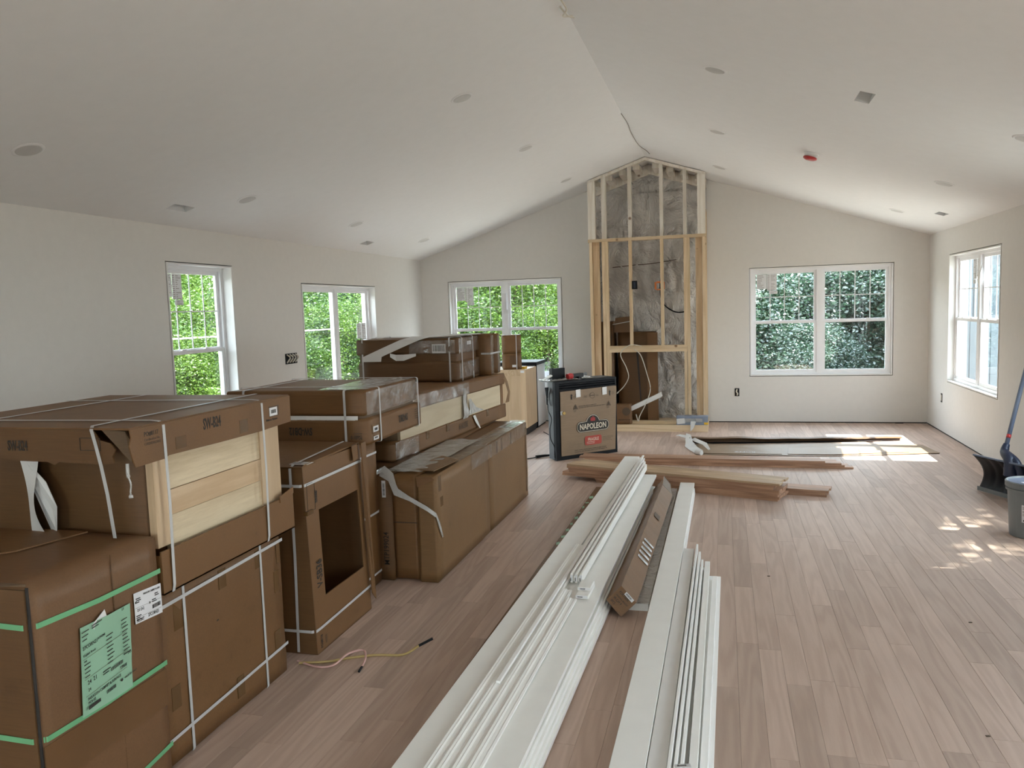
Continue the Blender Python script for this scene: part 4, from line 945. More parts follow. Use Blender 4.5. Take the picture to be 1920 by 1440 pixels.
for y in (.03, .09, .50, .86, 1.7): MB().box(-.0, .0032, y, y+.05, .07, .125).build('tape', M['tape'], t, noshift=True)
MB().ribbon([(-.02, 1.22, .40), (.004, 1.24, .36), (.006, 1.22, .25), (.012, 1.25, .15), (.004, 1.23, .12)], [(0, .08, 0), (0, .07, 0), (0, .06, 0), (0, .12, 0), (0, .1, 0)], .001).build('hanging_film', M['filmw'], t, noshift=True)
MB().ribbon([(-.03, 1.38, .31), (-.008, 1.37, .25), (.004, 1.40, .18), (.01, 1.45, .14)], [(0, .05, 0), (0, .05, 0), (0, .14, 0), (0, .34, 0)], .001).build('hanging_film', M['filmw'], t, noshift=True)
MB().ribbon([(.01, 1.40, .12), (.016, 1.44, .06), (.02, 1.50, .0)], [(0, .05, 0), (0, .05, 0), (0, .02, 0)], .001).build('foam_tail', M['foam'], t, noshift=True)
MB().ribbon([(.0, 2.12, .40), (.006, 2.22, .32), (.01, 2.27, .22), (.008, 2.22, .13)], [(0, .1, 0), (0, .06, 0), (0, .05, 0), (0, .1, 0)], .003).build('torn_flap', M['cardL'], t, noshift=True)
sheet('stretch_film', M['film'], t, (.006, .12, .31), (0, 1.2, 0), (0, 0, .095), 50, 8, lambda p: .004*abs(noise.noise(Vector((p.y*12, p.z*30, 0)))), noshift=True)
sheet('stretch_film', M['film'], t, (.006, .02, .0), (0, .35, 0), (0, 0, .125), 20, 8, lambda p: .004*abs(noise.noise(Vector((p.y*12, p.z*30, 0)))), noshift=True)
text('3B77P19', .07, (.0045, 1.28, .095), (0, -1, 0), (0, 0, -1), M['inkf'], t, .75, noshift=True); lines(t, (.0045, .25, .10), (0, 1, 0), (0, 0, 1), .12, 4, .014, .004, noshift=True)
FT = FZ+.409
# -- G double carton on F
t = thing('stacked_carton', 'dark brown double carton with white straps on top of the stack by the window', 'cardboard box', (-2.5, 6.4, FT))
x0, x1, y0, y1 = -2.985, -2.095, 6.12, 6.70
carton('lower_box', M['cardD'], t, x0, x1, y0, y1, FT, FT+.165, .004, .006, 30, 7)
carton('middle_box', M['cardD'], t, x0+.01, x1-.02, y0+.01, y1-.02, FT+.15, FT+.25, .002, .004, 31, 5)
carton('upper_box', M['cardD'], t, x0-.01, x1, y0-.005, y1, FT+.225, FT+.352, .008, .006, 32, 7)
for x in (-2.94, -2.165): loop(t, M['strap'], 'x', x, y0, y1, FT, FT+.355, .013, .006)
for y in (6.20, 6.50): loop(t, M['strap'], 'y', y, x0, x1, FT, FT+.355, .013, .008)
film_patch(t, (x1+.004, y0+.01, FT+.23), (0, y1-y0-.02, 0), (0, 0, .12), amp=.006); film_patch(t, (x1-.42, y0-.008, FT+.23), (.4, 0, 0), (0, 0, .11), amp=.006)
film_patch(t, (x1+.004, y0+.01, FT+.02), (0, y1-y0-.02, 0), (0, 0, .13), amp=.005)
MB().box(x1-.22, x1-.10, y0-.010, y0-.0085, FT+.235, FT+.31).build('barcode_label', M['paper'], t); barcode(t, (x1-.21, y0-.0106, FT+.25), (1, 0, 0), UP, .10, .05, seed=9)
MB().box(x1+.003, x1+.006, 6.36, 6.46, FT+.29, FT+.32).build('barcode_label', M['paper'], t)
o = MB().ribbon([(-2.16, 6.72, FT+.372), (-2.28, 6.45, FT+.374), (-2.42, 6.14, FT+.374), (-2.50, 6.085, FT+.350), (-2.66, 6.07, FT+.285), (-2.83, 6.062, FT+.215), (-2.835, 6.058, FT+.175)], [(.17, -.03, 0), (.17, -.02, 0), (.17, -.01, 0), (.17, 0, 0), (.17, 0, 0), (.17, 0, -.0), (.17, 0, -.0)], .006).build('foam_strip', M['foam'], org=(-2.4, 6.3, FT+.36)); tag(o, 'long white foam strip draped diagonally over the topmost dark carton', 'foam strip')
o = MB().ribbon([(-2.68, 6.09, FT+.225), (-2.62, 6.07, FT+.205), (-2.55, 6.07, FT+.205), (-2.45, 6.09, FT+.225)], [(0, 0, .03), (0, 0, .05), (0, 0, .05), (0, 0, .02)], .003).build('foam_scrap', M['foam'], org=(-2.6, 6.1, FT+.25)); tag(o, 'crumpled scrap of white foam tucked into the seam of the dark double carton', 'foam scrap')
# -- H flat upright cartons
for k, (ya, yb, l) in enumerate(((6.715, 6.80, 'flat upright carton standing right behind the dark double carton'), (6.93, 7.02, 'second flat upright carton, the thinner one nearer the far wall'))):
    t = box_thing('upright_carton', l, 'cardboard box', -2.42, -1.995+.0*k, ya, yb, FT-.002, FT+.36, 'card', seed=40+k, amp=.003)
    film_patch(t, (-1.993, ya, FT+.01), (0, yb-ya, 0), (0, 0, .34), 6, 30, .004)
    if k == 0: MB().ribbon([(-2.08, 6.71, FT+.19), (-1.992, 6.71, FT+.19), (-1.988, 6.78, FT+.19), (-1.988, 7.03, FT+.19)], (0, 0, .015), -.0012).build('strap', M['strap'], t); text('SW-DB12', .05, (-1.9905, 6.77, FT+.07), (0, 0, 1), (0, -1, 0), M['inkf'], t, .7)
# -- I maple base cabinet, appliance, small cartons
t = thing('base_cabinet', 'unboxed pale maple base cabinet with a recessed panel, standing below the far-left window', 'cabinet', (-2.8, 10.3, 0))
x0, x1, y0, y1 = -3.15, -2.50, 10.0, 10.60
MB().box(x0+.02, x1-.02, y0+.06, y1, 0, .1).build('toe_kick', M['dark'], t)
MB().box(x0, x1, y0+.021, y1, .10, .872).build('body', M['pinev'], t)
MB().box(x1-.075, x1, y0, y0+.02, .10, .872).build('stile', M['pinev'], t); MB().box(x0, x0+.075, y0, y0+.02, .10, .872).build('stile', M['pinev'], t)
MB().box(x0+.075, x1-.075, y0, y0+.02, .79, .872).build('rail', M['pine'], t); MB().box(x0+.075, x1-.075, y0, y0+.02, .10, .18).build('rail', M['pine'], t)
MB().box(x0+.075, x1-.075, y0+.010, y0+.021, .18, .79).build('panel', M['pinev'], t)
MB().box(x1-.07, x1-.02, y0-.001, y0, .83, .86).build('paper_tag', M['paper'], t)
t = thing('appliance', 'narrow white-sided appliance with a black top behind the maple base cabinet', 'appliance', (-2.75, 10.9, 0))
MB().box(-3.1, -2.515, 10.64, 11.2, .02, .88).build('body', M['vinyl'], t); MB().box(-3.12, -2.50, 10.62, 11.22, .88, .925).build('top', M['black'], t); MB().box(-2.52, -2.50, 10.62, 10.65, .02, .88).build('edge_trim', M['black'], t); MB().box(-3.1, -2.52, 10.66, 11.18, 0, .03).build('base', M['black'], t)
MB().box(-2.5145, -2.505, 10.68, 11.1, .05, .85).build('side_panel', M['vinyl'], t)
o = MB().box(-2.78, -2.53, 10.10, 10.20, .873, .905).build('yellow_level', M['yellow'], org=(-2.65, 10.15, .873)); tag(o, 'yellow tool lying on the maple base cabinet', 'tool')
for k, (z0, z1, l) in enumerate(((.873, 1.085, 'lower of the two small strapped cartons standing on the maple cabinet'), (1.087, 1.325, 'upper of the two small strapped cartons on the maple cabinet'))):
    t = thing('small_carton', l, 'cardboard box', (-2.66, 10.05, z0), math.radians(18))
    carton('carton_body', M['card'], t, -.15, .095, 0, .32, 0, z1-z0, .002, .004, 50+k, 4, True)
    loop(t, M['strap'], 'x', .03, 0, .32, 0, z1-z0, .010, .003, True)
    if k == 0: lines(t, (-.06, -.004, .17), (1, 0, 0), UP, .12, 8, .014, .006, M['inkf'], noshift=True); MB().box(-.03, .02, -.0045, -.0035, .03, .06).build('barcode_label', M['paper'], t, noshift=True)
# ================================================================== FIREPLACE UNIT
ang = math.atan2(.605, .584)
t = thing('fireplace_unit', 'black boxed fireplace unit with a brown cardboard front printed NAPOLEON', 'fireplace', (-1.764, 8.332, 0), ang)
W_ = .841; Hh = .866
def nb(name, m, a, b, c, d, e, f): return MB().box(a, b, c, d, e, f).build(name, M[m], t, noshift=True)
nb('back_case', 'darksteel', .03, W_-.03, .04, .14, .02, Hh-.03)
nb('left_post', 'black', 0, .055, 0, .045, 0, Hh); nb('right_post', 'black', W_-.022, W_, 0, .045, 0, Hh)
nb('bottom_rail', 'black', .055, W_-.022, 0, .045, 0, .05); nb('top_rail', 'black', .055, W_-.022, 0, .045, .84, Hh)
for z in (.766, .793, .818): MB().obox((.055, .004, z), (W_-.077, 0, 0), (0, .03, .010), (0, -.003, .016)).build('louvre', M['black'], t, noshift=True)
nb('recess', 'dark', .055, W_-.022, .036, .044, .05, .84)
nb('top_plate', 'darksteel', 0, W_, .03, .28, Hh-.012, Hh)
nb('side_plate', 'darksteel', 0, .02, .045, .14, .01, Hh-.012)
cb = MB().prism([(.060, -.004, .045), (.805, -.004, .04), (.832, -.008, .762), (.80, -.007, .768), (.062, -.004, .752)], (0, -.005, 0)).build('cardboard_front', M['cardN'], t, noshift=True)
Yp = -.0145
def ptx(s, size, x, z, m='ink', sx=.9, al='CENTER', bold=.01): return text(s, size, (x, Yp-.0015, z), (1, 0, 0), UP, M[m], cb, sx, noshift=True, align=al, bold=bold)
def flat(name, m, pts, y=Yp): return MB().prism([(a, y, b) for a, b in pts], (0, -.0006, 0)).build(name, M[m], cb, noshift=True)
def rrect(x0, x1, z0, z1, r, n=6):
    o = []
    for cx, cz, a in ((x1-r, z1-r, 0), (x0+r, z1-r, 90), (x0+r, z0+r, 180), (x1-r, z0+r, 270)):
        for k in range(n+1): q = math.radians(a+90*k/n); o.append((cx+r*math.cos(q), cz+r*math.sin(q)))
    return o
def badge(d):
    x0, x1, z0, z1 = .280-d, .705+d, .290-d, .390+d; r = .042+d; o = []
    for cx, cz, a in ((x1-r, z1-r, 0),):
        for k in range(7): q = math.radians(a+90*k/6); o.append((cx+r*math.cos(q), cz+r*math.sin(q)))
    R = .088+d
    for k in range(13):
        q = math.radians(15+150*k/12); o.append((.49+R*math.cos(q), .372+R*math.sin(q)))
    for cx, cz, a in ((x0+r, z1-r, 90), (x0+r, z0+r, 180), (x1-r, z0+r, 270)):
        for k in range(7): q = math.radians(a+90*k/6); o.append((cx+r*math.cos(q), cz+r*math.sin(q)))
    return o
flat('badge_outline', 'ink', badge(.011)); flat('badge_gap', 'lightprint', badge(.006), Yp-.0007); flat('badge', 'ink', badge(0), Yp-.0014)
text('NAPOLEON', .086, (.49, Yp-.0035, .312), (1, 0, 0), UP, M['lightprint'], cb, .80, noshift=True, align='CENTER', bold=.025)
for dx, sc in ((-.022, .7), (.0, 1), (.022, .65)):
    flat('flame', 'redprint', [(.49+dx, .392), (.49+dx-.016*sc, .402), (.49+dx-.018*sc, .415), (.49+dx-.006*sc, .44), (.49+dx+.002, .392+.066*sc), (.49+dx+.012*sc, .43), (.49+dx+.016*sc, .408)], Yp-.0022)
flat('fragile_field', 'fragile', rrect(.374, .606, .130, .232, .022)); ptx('FRAGILE', .048, .49, .178, 'lightprint', .85)
lines(cb, (.40, Yp-.0012, .162), (1, 0, 0), UP, .18, 2, .016, .005, M['lightprint'], True)
for x in (.208, .736): flat('arrow', 'ink', [(x-.006, .66), (x+.006, .66), (x+.006, .70), (x+.015, .70), (x, .722), (x-.015, .70), (x-.006, .70)])
for x, z in ((.26, .545), (.716, .548)):
    flat('warning_triangle', 'inkf', [(x-.032, z), (x+.032, z), (x, z+.058)]); flat('exclamation', 'ink', [(x-.004, z+.012), (x+.004, z+.012), (x+.003, z+.04), (x-.003, z+.04)], Yp-.0008); lines(cb, (x-.03, Yp, z-.014), (1, 0, 0), UP, .06, 2, .010, .004, M['inkf'], True)
mb = MB()
for k in range(24):
    q = 2*PI*k/24; q2 = 2*PI*(k+1)/24; mb.prism([(.491+.034*math.cos(q), Yp, .682+.034*math.sin(q)), (.491+.034*math.cos(q2), Yp, .682+.034*math.sin(q2)), (.491+.030*math.cos(q2), Yp, .682+.030*math.sin(q2)), (.491+.030*math.cos(q), Yp, .682+.030*math.sin(q))], (0, -.0006, 0))
mb.prism([(.462, Yp, .678), (.52, Yp, .678), (.52, Yp, .687), (.462, Yp, .687)], (0, -.0006, 0)); mb.build('no_clamp_sign', M['inkf'], cb, noshift=True)
lines(cb, (.375, Yp, .682), (1, 0, 0), UP, .07, 2, .011, .004, M['inkf'], True); lines(cb, (.54, Yp, .682), (1, 0, 0), UP, .06, 2, .011, .004, M['inkf'], True)
lines(cb, (.30, Yp, .572), (1, 0, .02), UP, .37, 2, .018, .007, M['inkf'], True, 3); lines(cb, (.232, Yp, .086), (1, 0, .0), UP, .53, 2, .018, .007, M['inkf'], True, 5)
lines(cb, (.625, Yp, .20), (1, 0, 0), UP, .16, 4, .014, .003, M['inkf'], True, 6); lines(cb, (.232, Yp, .69), (1, 0, 0), UP, .04, 3, .012, .004, M['inkf'], True, 7); lines(cb, (.76, Yp, .70), (1, 0, 0), UP, .05, 3, .012, .004, M['inkf'], True, 8)
for x in (.297, .66): flat('masking_tape', 'foam', [(x-.03, .675), (x+.032, .68), (x+.03, .765), (x-.032, .76)], Yp-.0015)
MB().cyl((.088, -.013, .521), .017, .017, .03, 16, (0, -1, 0)).build('brass_knob', M['brass'], t, noshift=True); MB().box(.055, .08, -.022, -.013, .50, .54).build('tag', M['paper'], t, noshift=True)
mb = MB(); 
for k in range(4): mb.tube([(-.02-.006*k, .10+.01*k, .80), (-.045, .09, .74-.02*k), (-.04, .10, .64), (-.025, .12, .62), (-.015, .13, .70), (-.02-.006*k, .10, .80)], .007, 6)
mb.tube([(-.03, .10, .62), (-.05, .06, .55), (-.02, .05, .46), (-.05, .04, .36), (-.04, .05, .25), (.0, .04, .15), (-.005, .03, .05), (.01, .03, .02)], .0045, 6)
mb.build('power_cord', M['black'], t, noshift=True)
zt = Hh
def on_unit(name, label, cat): return thing(name, label, cat, (-1.764, 8.332, zt), ang)
q = on_unit('charger', 'black upright battery charger standing on the fireplace unit', 'charger')
MB().box(.08, .255, .17, .22, .004, .13).build('housing', M['black'], q, noshift=True); MB().box(.07, .265, .15, .24, .001, .02).build('foot', M['black'], q, noshift=True); MB().box(.075, .09, .16, .175, .02, .138).build('corner_post', M['black'], q, noshift=True)
q = on_unit('power_tool', 'red and black power tool lying on the fireplace unit', 'tool')
MB().tube([(.24, .10, .034), (.27, .10, .040), (.30, .10, .034)], lambda a: .034, 10).build('red_grip', M['red'], q, noshift=True); MB().obox((.29, .08, .018), (.17, .02, .0), (0, .05, 0), (-.0, 0, .045)).build('body', M['blackp'], q, noshift=True); MB().tube([(.46, .12, .03), (.50, .12, .06), (.52, .13, .035)], .011, 8).build('trigger_guard', M['grey'], q, noshift=True); MB().box(.35, .39, .04, .09, .002, .03).build('foot', M['blackp'], q, noshift=True)
q = on_unit('plastic_bag', 'crumpled clear plastic with paper spread on top of the fireplace unit', 'plastic bag')
mb = MB()
rr = random.Random(3); nU = 22
v = []; 
for j in range(10):
    for i in range(nU+1):
        x = -.06+.62*i/nU; y = .03+.26*j/9; v.append((x, y, .004+.028*abs(noise.noise(Vector((x*16, y*16, 5))))))
mb.add(v, [(j*(nU+1)+i, j*(nU+1)+i+1, (j+1)*(nU+1)+i+1, (j+1)*(nU+1)+i) for j in range(9) for i in range(nU)]); mb.build('film', M['filmw'], q, noshift=True, smooth=True)
MB().obox((-.07, .10, .012), (.09, -.03, .045), (.03, .08, 0), (0, 0, .012)).build('folded_paper', M['foam'], q, noshift=True); MB().obox((.42, .16, .002), (.18, 0, 0), (0, .1, 0), (0, 0, .012)).build('folded_paper', M['foam'], q, noshift=True)
# cord running over the floor
q = thing('extension_cord', 'black cord with a plug lying on the floor left of the fireplace unit', 'cord', (-1.95, 8.5, 0))
MB().tube([(-2.6, 8.0, .006), (-2.3, 8.35, .006), (-2.12, 8.40, .006), (-2.02, 8.48, .012)], .006, 6).build('cable', M['black'], q); MB().tube([(-2.03, 8.47, .016), (-1.96, 8.52, .02), (-1.90, 8.58, .016)], lambda a: .018-.006*a, 8).build('plug', M['blackp'], q)
MB().tube([(-1.90, 8.58, .014), (-1.88, 8.62, .014)], .003, 5).build('prong', M['metal'], q)
o = MB().tube([(-2.35, 10.3, .004), (-2.22, 10.05, .004), (-2.14, 9.9, .004)], .006, 5).build('metal_strip', M['black'], org=(-2.2, 10.1, 0)); tag(o, 'short dark strip on the floor beside the maple base cabinet', 'strip')
# cables by the SW-SB36 carton
q = thing('cable_scrap', 'yellow sheathed electrical cable with a dark end lying on the floor', 'cable', (-1.7, 3.4, 0))
MB().tube([(-1.98, 3.26, .006), (-1.85, 3.30, .006), (-1.76, 3.36, .006), (-1.64, 3.41, .008), (-1.52, 3.44, .006), (-1.46, 3.50, .03)], .006, 8).build('sheath', M['cableY'], q); MB().tube([(-1.46, 3.50, .03), (-1.40, 3.54, .055)], .0065, 6).build('dark_end', M['black'], q)
q = thing('cable_scrap', 'pink looped wire scrap on the floor at the foot of the open carton', 'cable', (-1.8, 3.3, 0))
MB().tube([(-2.0, 3.28, .006), (-1.88, 3.24, .006), (-1.80, 3.26, .01), (-1.76, 3.34, .035), (-1.70, 3.38, .04), (-1.66, 3.32, .03), (-1.655, 3.26, .01)], .005, 7).build('wire', M['cableP'], q); MB().tube([(-1.655, 3.27, .012), (-1.652, 3.23, .006)], .006, 6).build('dark_end', M['black'], q)

# ================================================================== WHITE TRIM PILES (boards run along y, turned slightly)
def board(x0, x1, y0, y1, z0, z1, slope, label, group, mat='white', name='trim_board', prof=None, zs=0.0):
    """board whose near end sits at x0..x1 (at y=2.4); slope = dx/dy, zs = dz/dy"""
    X = lambda x, y: x+slope*(y-2.4)
    Z = lambda z, y: z+zs*(y-2.4)
    if prof is None: prof = [(x0, z0), (x1, z0), (x1, z1-.0015), (x1-.0015, z1), (x0+.0015, z1), (x0, z1-.0015)]
    n = len(prof); v = [(X(a, y0), y0, Z(b, y0)) for a, b in prof]+[(X(a, y1), y1, Z(b, y1)) for a, b in prof]
    mb = MB().add(v, [tuple(range(n))[::-1], tuple(range(n, 2*n))]+[(i, (i+1) % n, n+(i+1) % n, n+i) for i in range(n)])
    yc = (y0+y1)/2; o = mb.build(name, M[mat], org=(X((x0+x1)/2, yc), yc, Z(z0, yc))); tag(o, label, 'trim board', group); return o
GL, GR = 'white trim boards in the left pile', 'white trim boards in the right pile'
low = 'white trim board buried in the lower layers of the left pile, only its edge showing'
rb = random.Random(11); T = .0178
SLL, ZS = .0313, .0145
def prof_cas(x0, w, z0):
    "casing profile: thick outer bead, coves, thin inner edge"
    return [(x0, z0), (x0+w, z0), (x0+w, z0+.010), (x0+w*.82, z0+.0125), (x0+w*.78, z0+.0105), (x0+w*.45, z0+.013), (x0+w*.30, z0+.0175), (x0+w*.24, z0+.0155), (x0+w*.04, z0+.0185), (x0, z0+.016)]
o = board(-1.178, -.95, 1.2, 7.12, 0, .010, .0075, '', None, 'card', 'cardboard_underlay'); tag(o, 'flat brown cardboard strip with green print under the left white trim pile', 'cardboard sheet')
for k in range(9):
    y = 5.3+k*.17; MB().obox((-1.165+.0075*(y-2.4)-o.location.x, y-o.location.y, .0102), (.012+.02*rb.random(), .02, 0), (-.01, .03+.05*rb.random(), 0), (0, 0, .0008)).build('green_print', M['gpaper'], o, noshift=True)
z = .0105
for k in range(4):
    board(-1.128+rb.uniform(-.006, .006), -.986, .7, 6.9-rb.uniform(0, .2), z, z+T, SLL, low, GL)
    board(-.978, -.850+rb.uniform(-.004, .004), .7, 6.75+rb.uniform(-.15, .1), z, z+T, SLL*.9, low, GL)
    board(-.842, -.646-.011*k, .7, 7.0-.04*k, z, z+T, .0206, 'white trim board in the fanned edge along the right side of the left pile, '+['lowest', 'second lowest', 'third lowest', 'fourth lowest'][k]+' layer', GL)
    z += T+.0006
ZL = z
board(-1.119, -.974, .7, 7.75, ZL, ZL+T, SLL, 'long flat white board on the left edge of the left pile, the longest one', GL, zs=ZS)
board(-.809, -.687, .7, 7.09, ZL, ZL+T, .0206, 'wide flat white board on top along the right side of the left pile', GL, zs=.0088)
board(-.972, -.812, .7, 7.05, ZL, ZL+T, SLL*.75, 'white trim board under the narrow casings of the left pile', GL, zs=.0088)
z1 = ZL+T+.0006
board(-.998, -.955, .7, 4.88, z1, z1+T, SLL, 'thin white casing ending halfway along the longest left board', GL, 'white', 'door_casing', prof_cas(-.998, .043, z1), ZS)
for xa, ye, l in ((-.953, 7.62, 'long narrow casing running right beside the longest left board to its far end'), (-.903, 4.10, 'narrow casing in the near half of the left pile, left of the dark gap'), (-.8525, 3.98, 'narrow casing bordering the dark gap in the near half of the left pile')):
    board(xa, xa+.048, .7, ye, z1, z1+T, SLL, l, GL, 'white', 'door_casing', prof_cas(xa, .047, z1), ZS)
board(-.935, -.917, 3.0, 7.66, z1+.020, z1+.031, SLL, 'thin white bead lying on the long narrow casing of the left pile', GL, 'white2', 'trim_bead', None, ZS)
for k, xa in enumerate((-.896, -.870, -.843)):
    y_ = 4.24; o = board(xa, xa+.013, y_, 7.42-.13*k, z1, z1+.050, SLL, 'white casing on edge with a small end label, '+['leftmost', 'middle', 'rightmost'][k]+' of three in the left pile', GL, 'white', 'door_casing', None, ZS)
    X0 = xa+SLL*(y_-2.4)-o.location.x; zz = z1+ZS*(y_-2.4)-o.location.z; yy = y_-o.location.y
    MB().box(X0, X0+.0135, yy-.0025, yy-.0003, zz+.006, zz+.044).build('end_label', M['paper'], o, noshift=True); lines(o, (X0+.0045, yy-.003, zz+.010), (0, 0, 1), (-1, 0, 0), .03, 1, .01, .004, M['ink'], name='label_print', noshift=True)
    if k < 2: board(xa+.0135, xa+.0255, y_+.02, 7.2, z1, z1+.030, SLL, 'low white strip between the on-edge casings of the left pile', GL, 'white', 'door_casing', None, ZS)
for k in range(2):
    ys = (4.10, 4.03)[k]; zb_ = .1385-.019*k
    o = board(-.826+.004*k, -.756+.002*k, ys, 4.22, zb_, zb_+.018, SLL, ['upper', 'lower'][k]+' short board end with a printed label sticking out below the on-edge casings', GL, 'white', 'trim_end')
    X0 = -.826+SLL*(ys-2.4)-o.location.x; yy = ys-o.location.y
    MB().box(X0+.006, X0+.068, yy-.002, yy-.0003, .002, .016).build('end_label', M['paper'], o, noshift=True); lines(o, (X0+.015, yy-.0026, .008), (1, 0, 0), UP, .045, 1, .01, .004, M['ink'], name='label_print', noshift=True)
# nail heads on the boards
# right pile
low = 'white trim board buried in the lower layers of the right pile'
SR = .003; z = .002
for k in range(4):
    board(-.384+.003*k, -.262, .7, 6.98-.03*k, z, z+T, SR, low, GR)
    if k < 3: board(-.255, -.135-.012*k, .7, 4.95-.05*k, z, z+T, SR*2, low, GR)
    z += T+.0006
board(-.390, -.268, .7, 7.02, z-.0, z+T, SR, 'long flat white board topping the right pile, its far end at the oak stack', GR)
zq = z
board(-.264, -.199, .7, 5.10, zq-.001, zq+T-.003, SR, 'narrow grey-white board beside the top board of the right pile, with a dark scuff', GR, 'jamb')
zz = .0585
for k in range(3):
    board(-.196+.020*k, -.184+.020*k, .7, 5.14-.12*k, zz-.004*k, .110-.012*k, SR*2, 'upright white casing edge, '+['first', 'second', 'third'][k]+' from the left on the right pile', GR, 'white2', 'door_casing')
board(-.128, -.098, .7, 4.92, .0195, .070, SR, 'white casing between the upright edges and the outermost board of the right pile', GR, 'white', 'door_casing')
board(-.13, -.047, .7, 4.80, .001, .0185, SR*3, 'outermost flat white board on the floor side of the right pile', GR, 'white2')
board(-.094, -.066, .7, 4.74, .019, .040, SR*3, 'narrow bright white board on the outermost board of the right pile', GR, 'white2')
t = thing('tag', 'small grey printed tag lying between casings at the near end of the right pile', 'tag', (-.14, 2.60, .11))
MB().obox((-.165, 2.57, .1105), (.050, .016, 0), (-.004, .018, 0), (0, 0, .004)).build('tag_body', M['strap'], t)
text('IMARKS!', .011, (-.160, 2.577, .1150), (.95, .3, 0), (-.3, .95, 0), M['ink'], t, .8)

# tall square tube carton
t = thing('long_carton', 'long square brown carton lying corner-up between the two white trim piles', 'cardboard box', (-.535, 5.3, 0))
s_ = .0825; A0 = [(-.540, 4.10, 0.003), (-.458, 4.12, .082), (-.540, 4.14, .163), (-.622, 4.13, .082)]
ax = Vector((.040, 2.47, 0))
v = [Vector(p) for p in A0]; N_ = 30; vs = []; fs = []
for k in range(N_+1):
    for i, p in enumerate(v):
        q = p+ax*(k/N_); d = noise.noise_vector(q*7)*.0035; d.z = abs(d.z) if i == 0 else d.z; vs.append(q+d)
fs = [(k*4+i, k*4+(i+1) % 4, k*4+4+(i+1) % 4, k*4+4+i) for k in range(N_) for i in range(4)]
mb = MB().add(vs, fs+[(3, 2, 1, 0)]); mb.build('carton_body', M['card'], t)
tip = v[2]+ax; e = [p+ax for p in v]
MB().prism([e[2], e[1], e[1]+Vector((-.03, .20, .05)), e[2]+Vector((-.01, .30, .01))], (0, 0, -.003)).build('open_flap', M['cardI'], t)
MB().prism([e[3], e[2], e[2]+Vector((-.02, .24, -.01)), e[3]+Vector((-.01, .16, .0))], (0, 0, -.003)).build('open_flap', M['card'], t)
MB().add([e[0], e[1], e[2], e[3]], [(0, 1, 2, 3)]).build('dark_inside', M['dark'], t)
up_r = (v[2]-v[1]).normalized(); nrm = Vector((1, 0, 1)).normalized()
for k in range(5):
    y = .58+.085*k; b0 = v[1]+(v[2]-v[1])*(.10+.03*(k % 2))+ax*(y/2.47)+nrm*.0045
    MB().obox(b0, up_r*.082, ax.normalized()*.035+up_r*.0, nrm*.0008).build('shipping_label', M['paper'], t); lines(t, b0+nrm*.0014+ax.normalized()*.022+up_r*.075, -up_r, ax.normalized(), .06, 2, .012, .004, M['ink'], seed=k)
b0 = v[1]+(v[2]-v[1])*.35+ax*.62+nrm*.0045
MB().obox(b0, up_r*.05, ax.normalized()*.10, nrm*.0006).build('printed_logo', M['inkf'], t)
fn = (v[1]-v[0]).normalized(); fu = (v[3]-v[0]).normalized(); fo = -ax.normalized()*.0035
c0 = (v[2])+(v[1]-v[2])*.12+(v[3]-v[2])*.12+fo
for k, (s, sz) in enumerate((('PORTSIDE', .020), ('HANDRAIL BRACKET', .012), ('W.C.H 9', .020), ('5PCS', .018))):
    text(s, sz, c0+(v[3]-v[2]).normalized()*(.018+.022*k), (v[1]-v[2]), -(v[3]-v[2]), M['ink'], t, .75)
MB().obox(v[2]+(v[1]-v[2])*.35+fo*.6-(v[3]-v[2])*.0, (v[1]-v[2])*.5, (v[3]-v[2])*.16, fo*.4).build('barcode_label', M['paper'], t)
barcode(t, v[2]+(v[1]-v[2])*.40+fo*1.15+(v[3]-v[2])*.03, (v[1]-v[2]), (v[3]-v[2]), .04, .010)
# plastic-wrapped boards beside it
t = thing('wrapped_boards', 'thin package of boards in clear plastic, on the floor beside the long square carton', 'wrapped package', (-.48, 5.6, 0))
MB().box(-.53, -.405, 4.22, 6.95, .0, .040).build('board_pack', M['white'], t)
sheet('plastic_film', M['filmw'], t, (-.535, 4.20, .046), (.135, 0, 0), (0, 2.78, 0), 12, 80, lambda p: .012*abs(noise.noise(p*11))+.002)

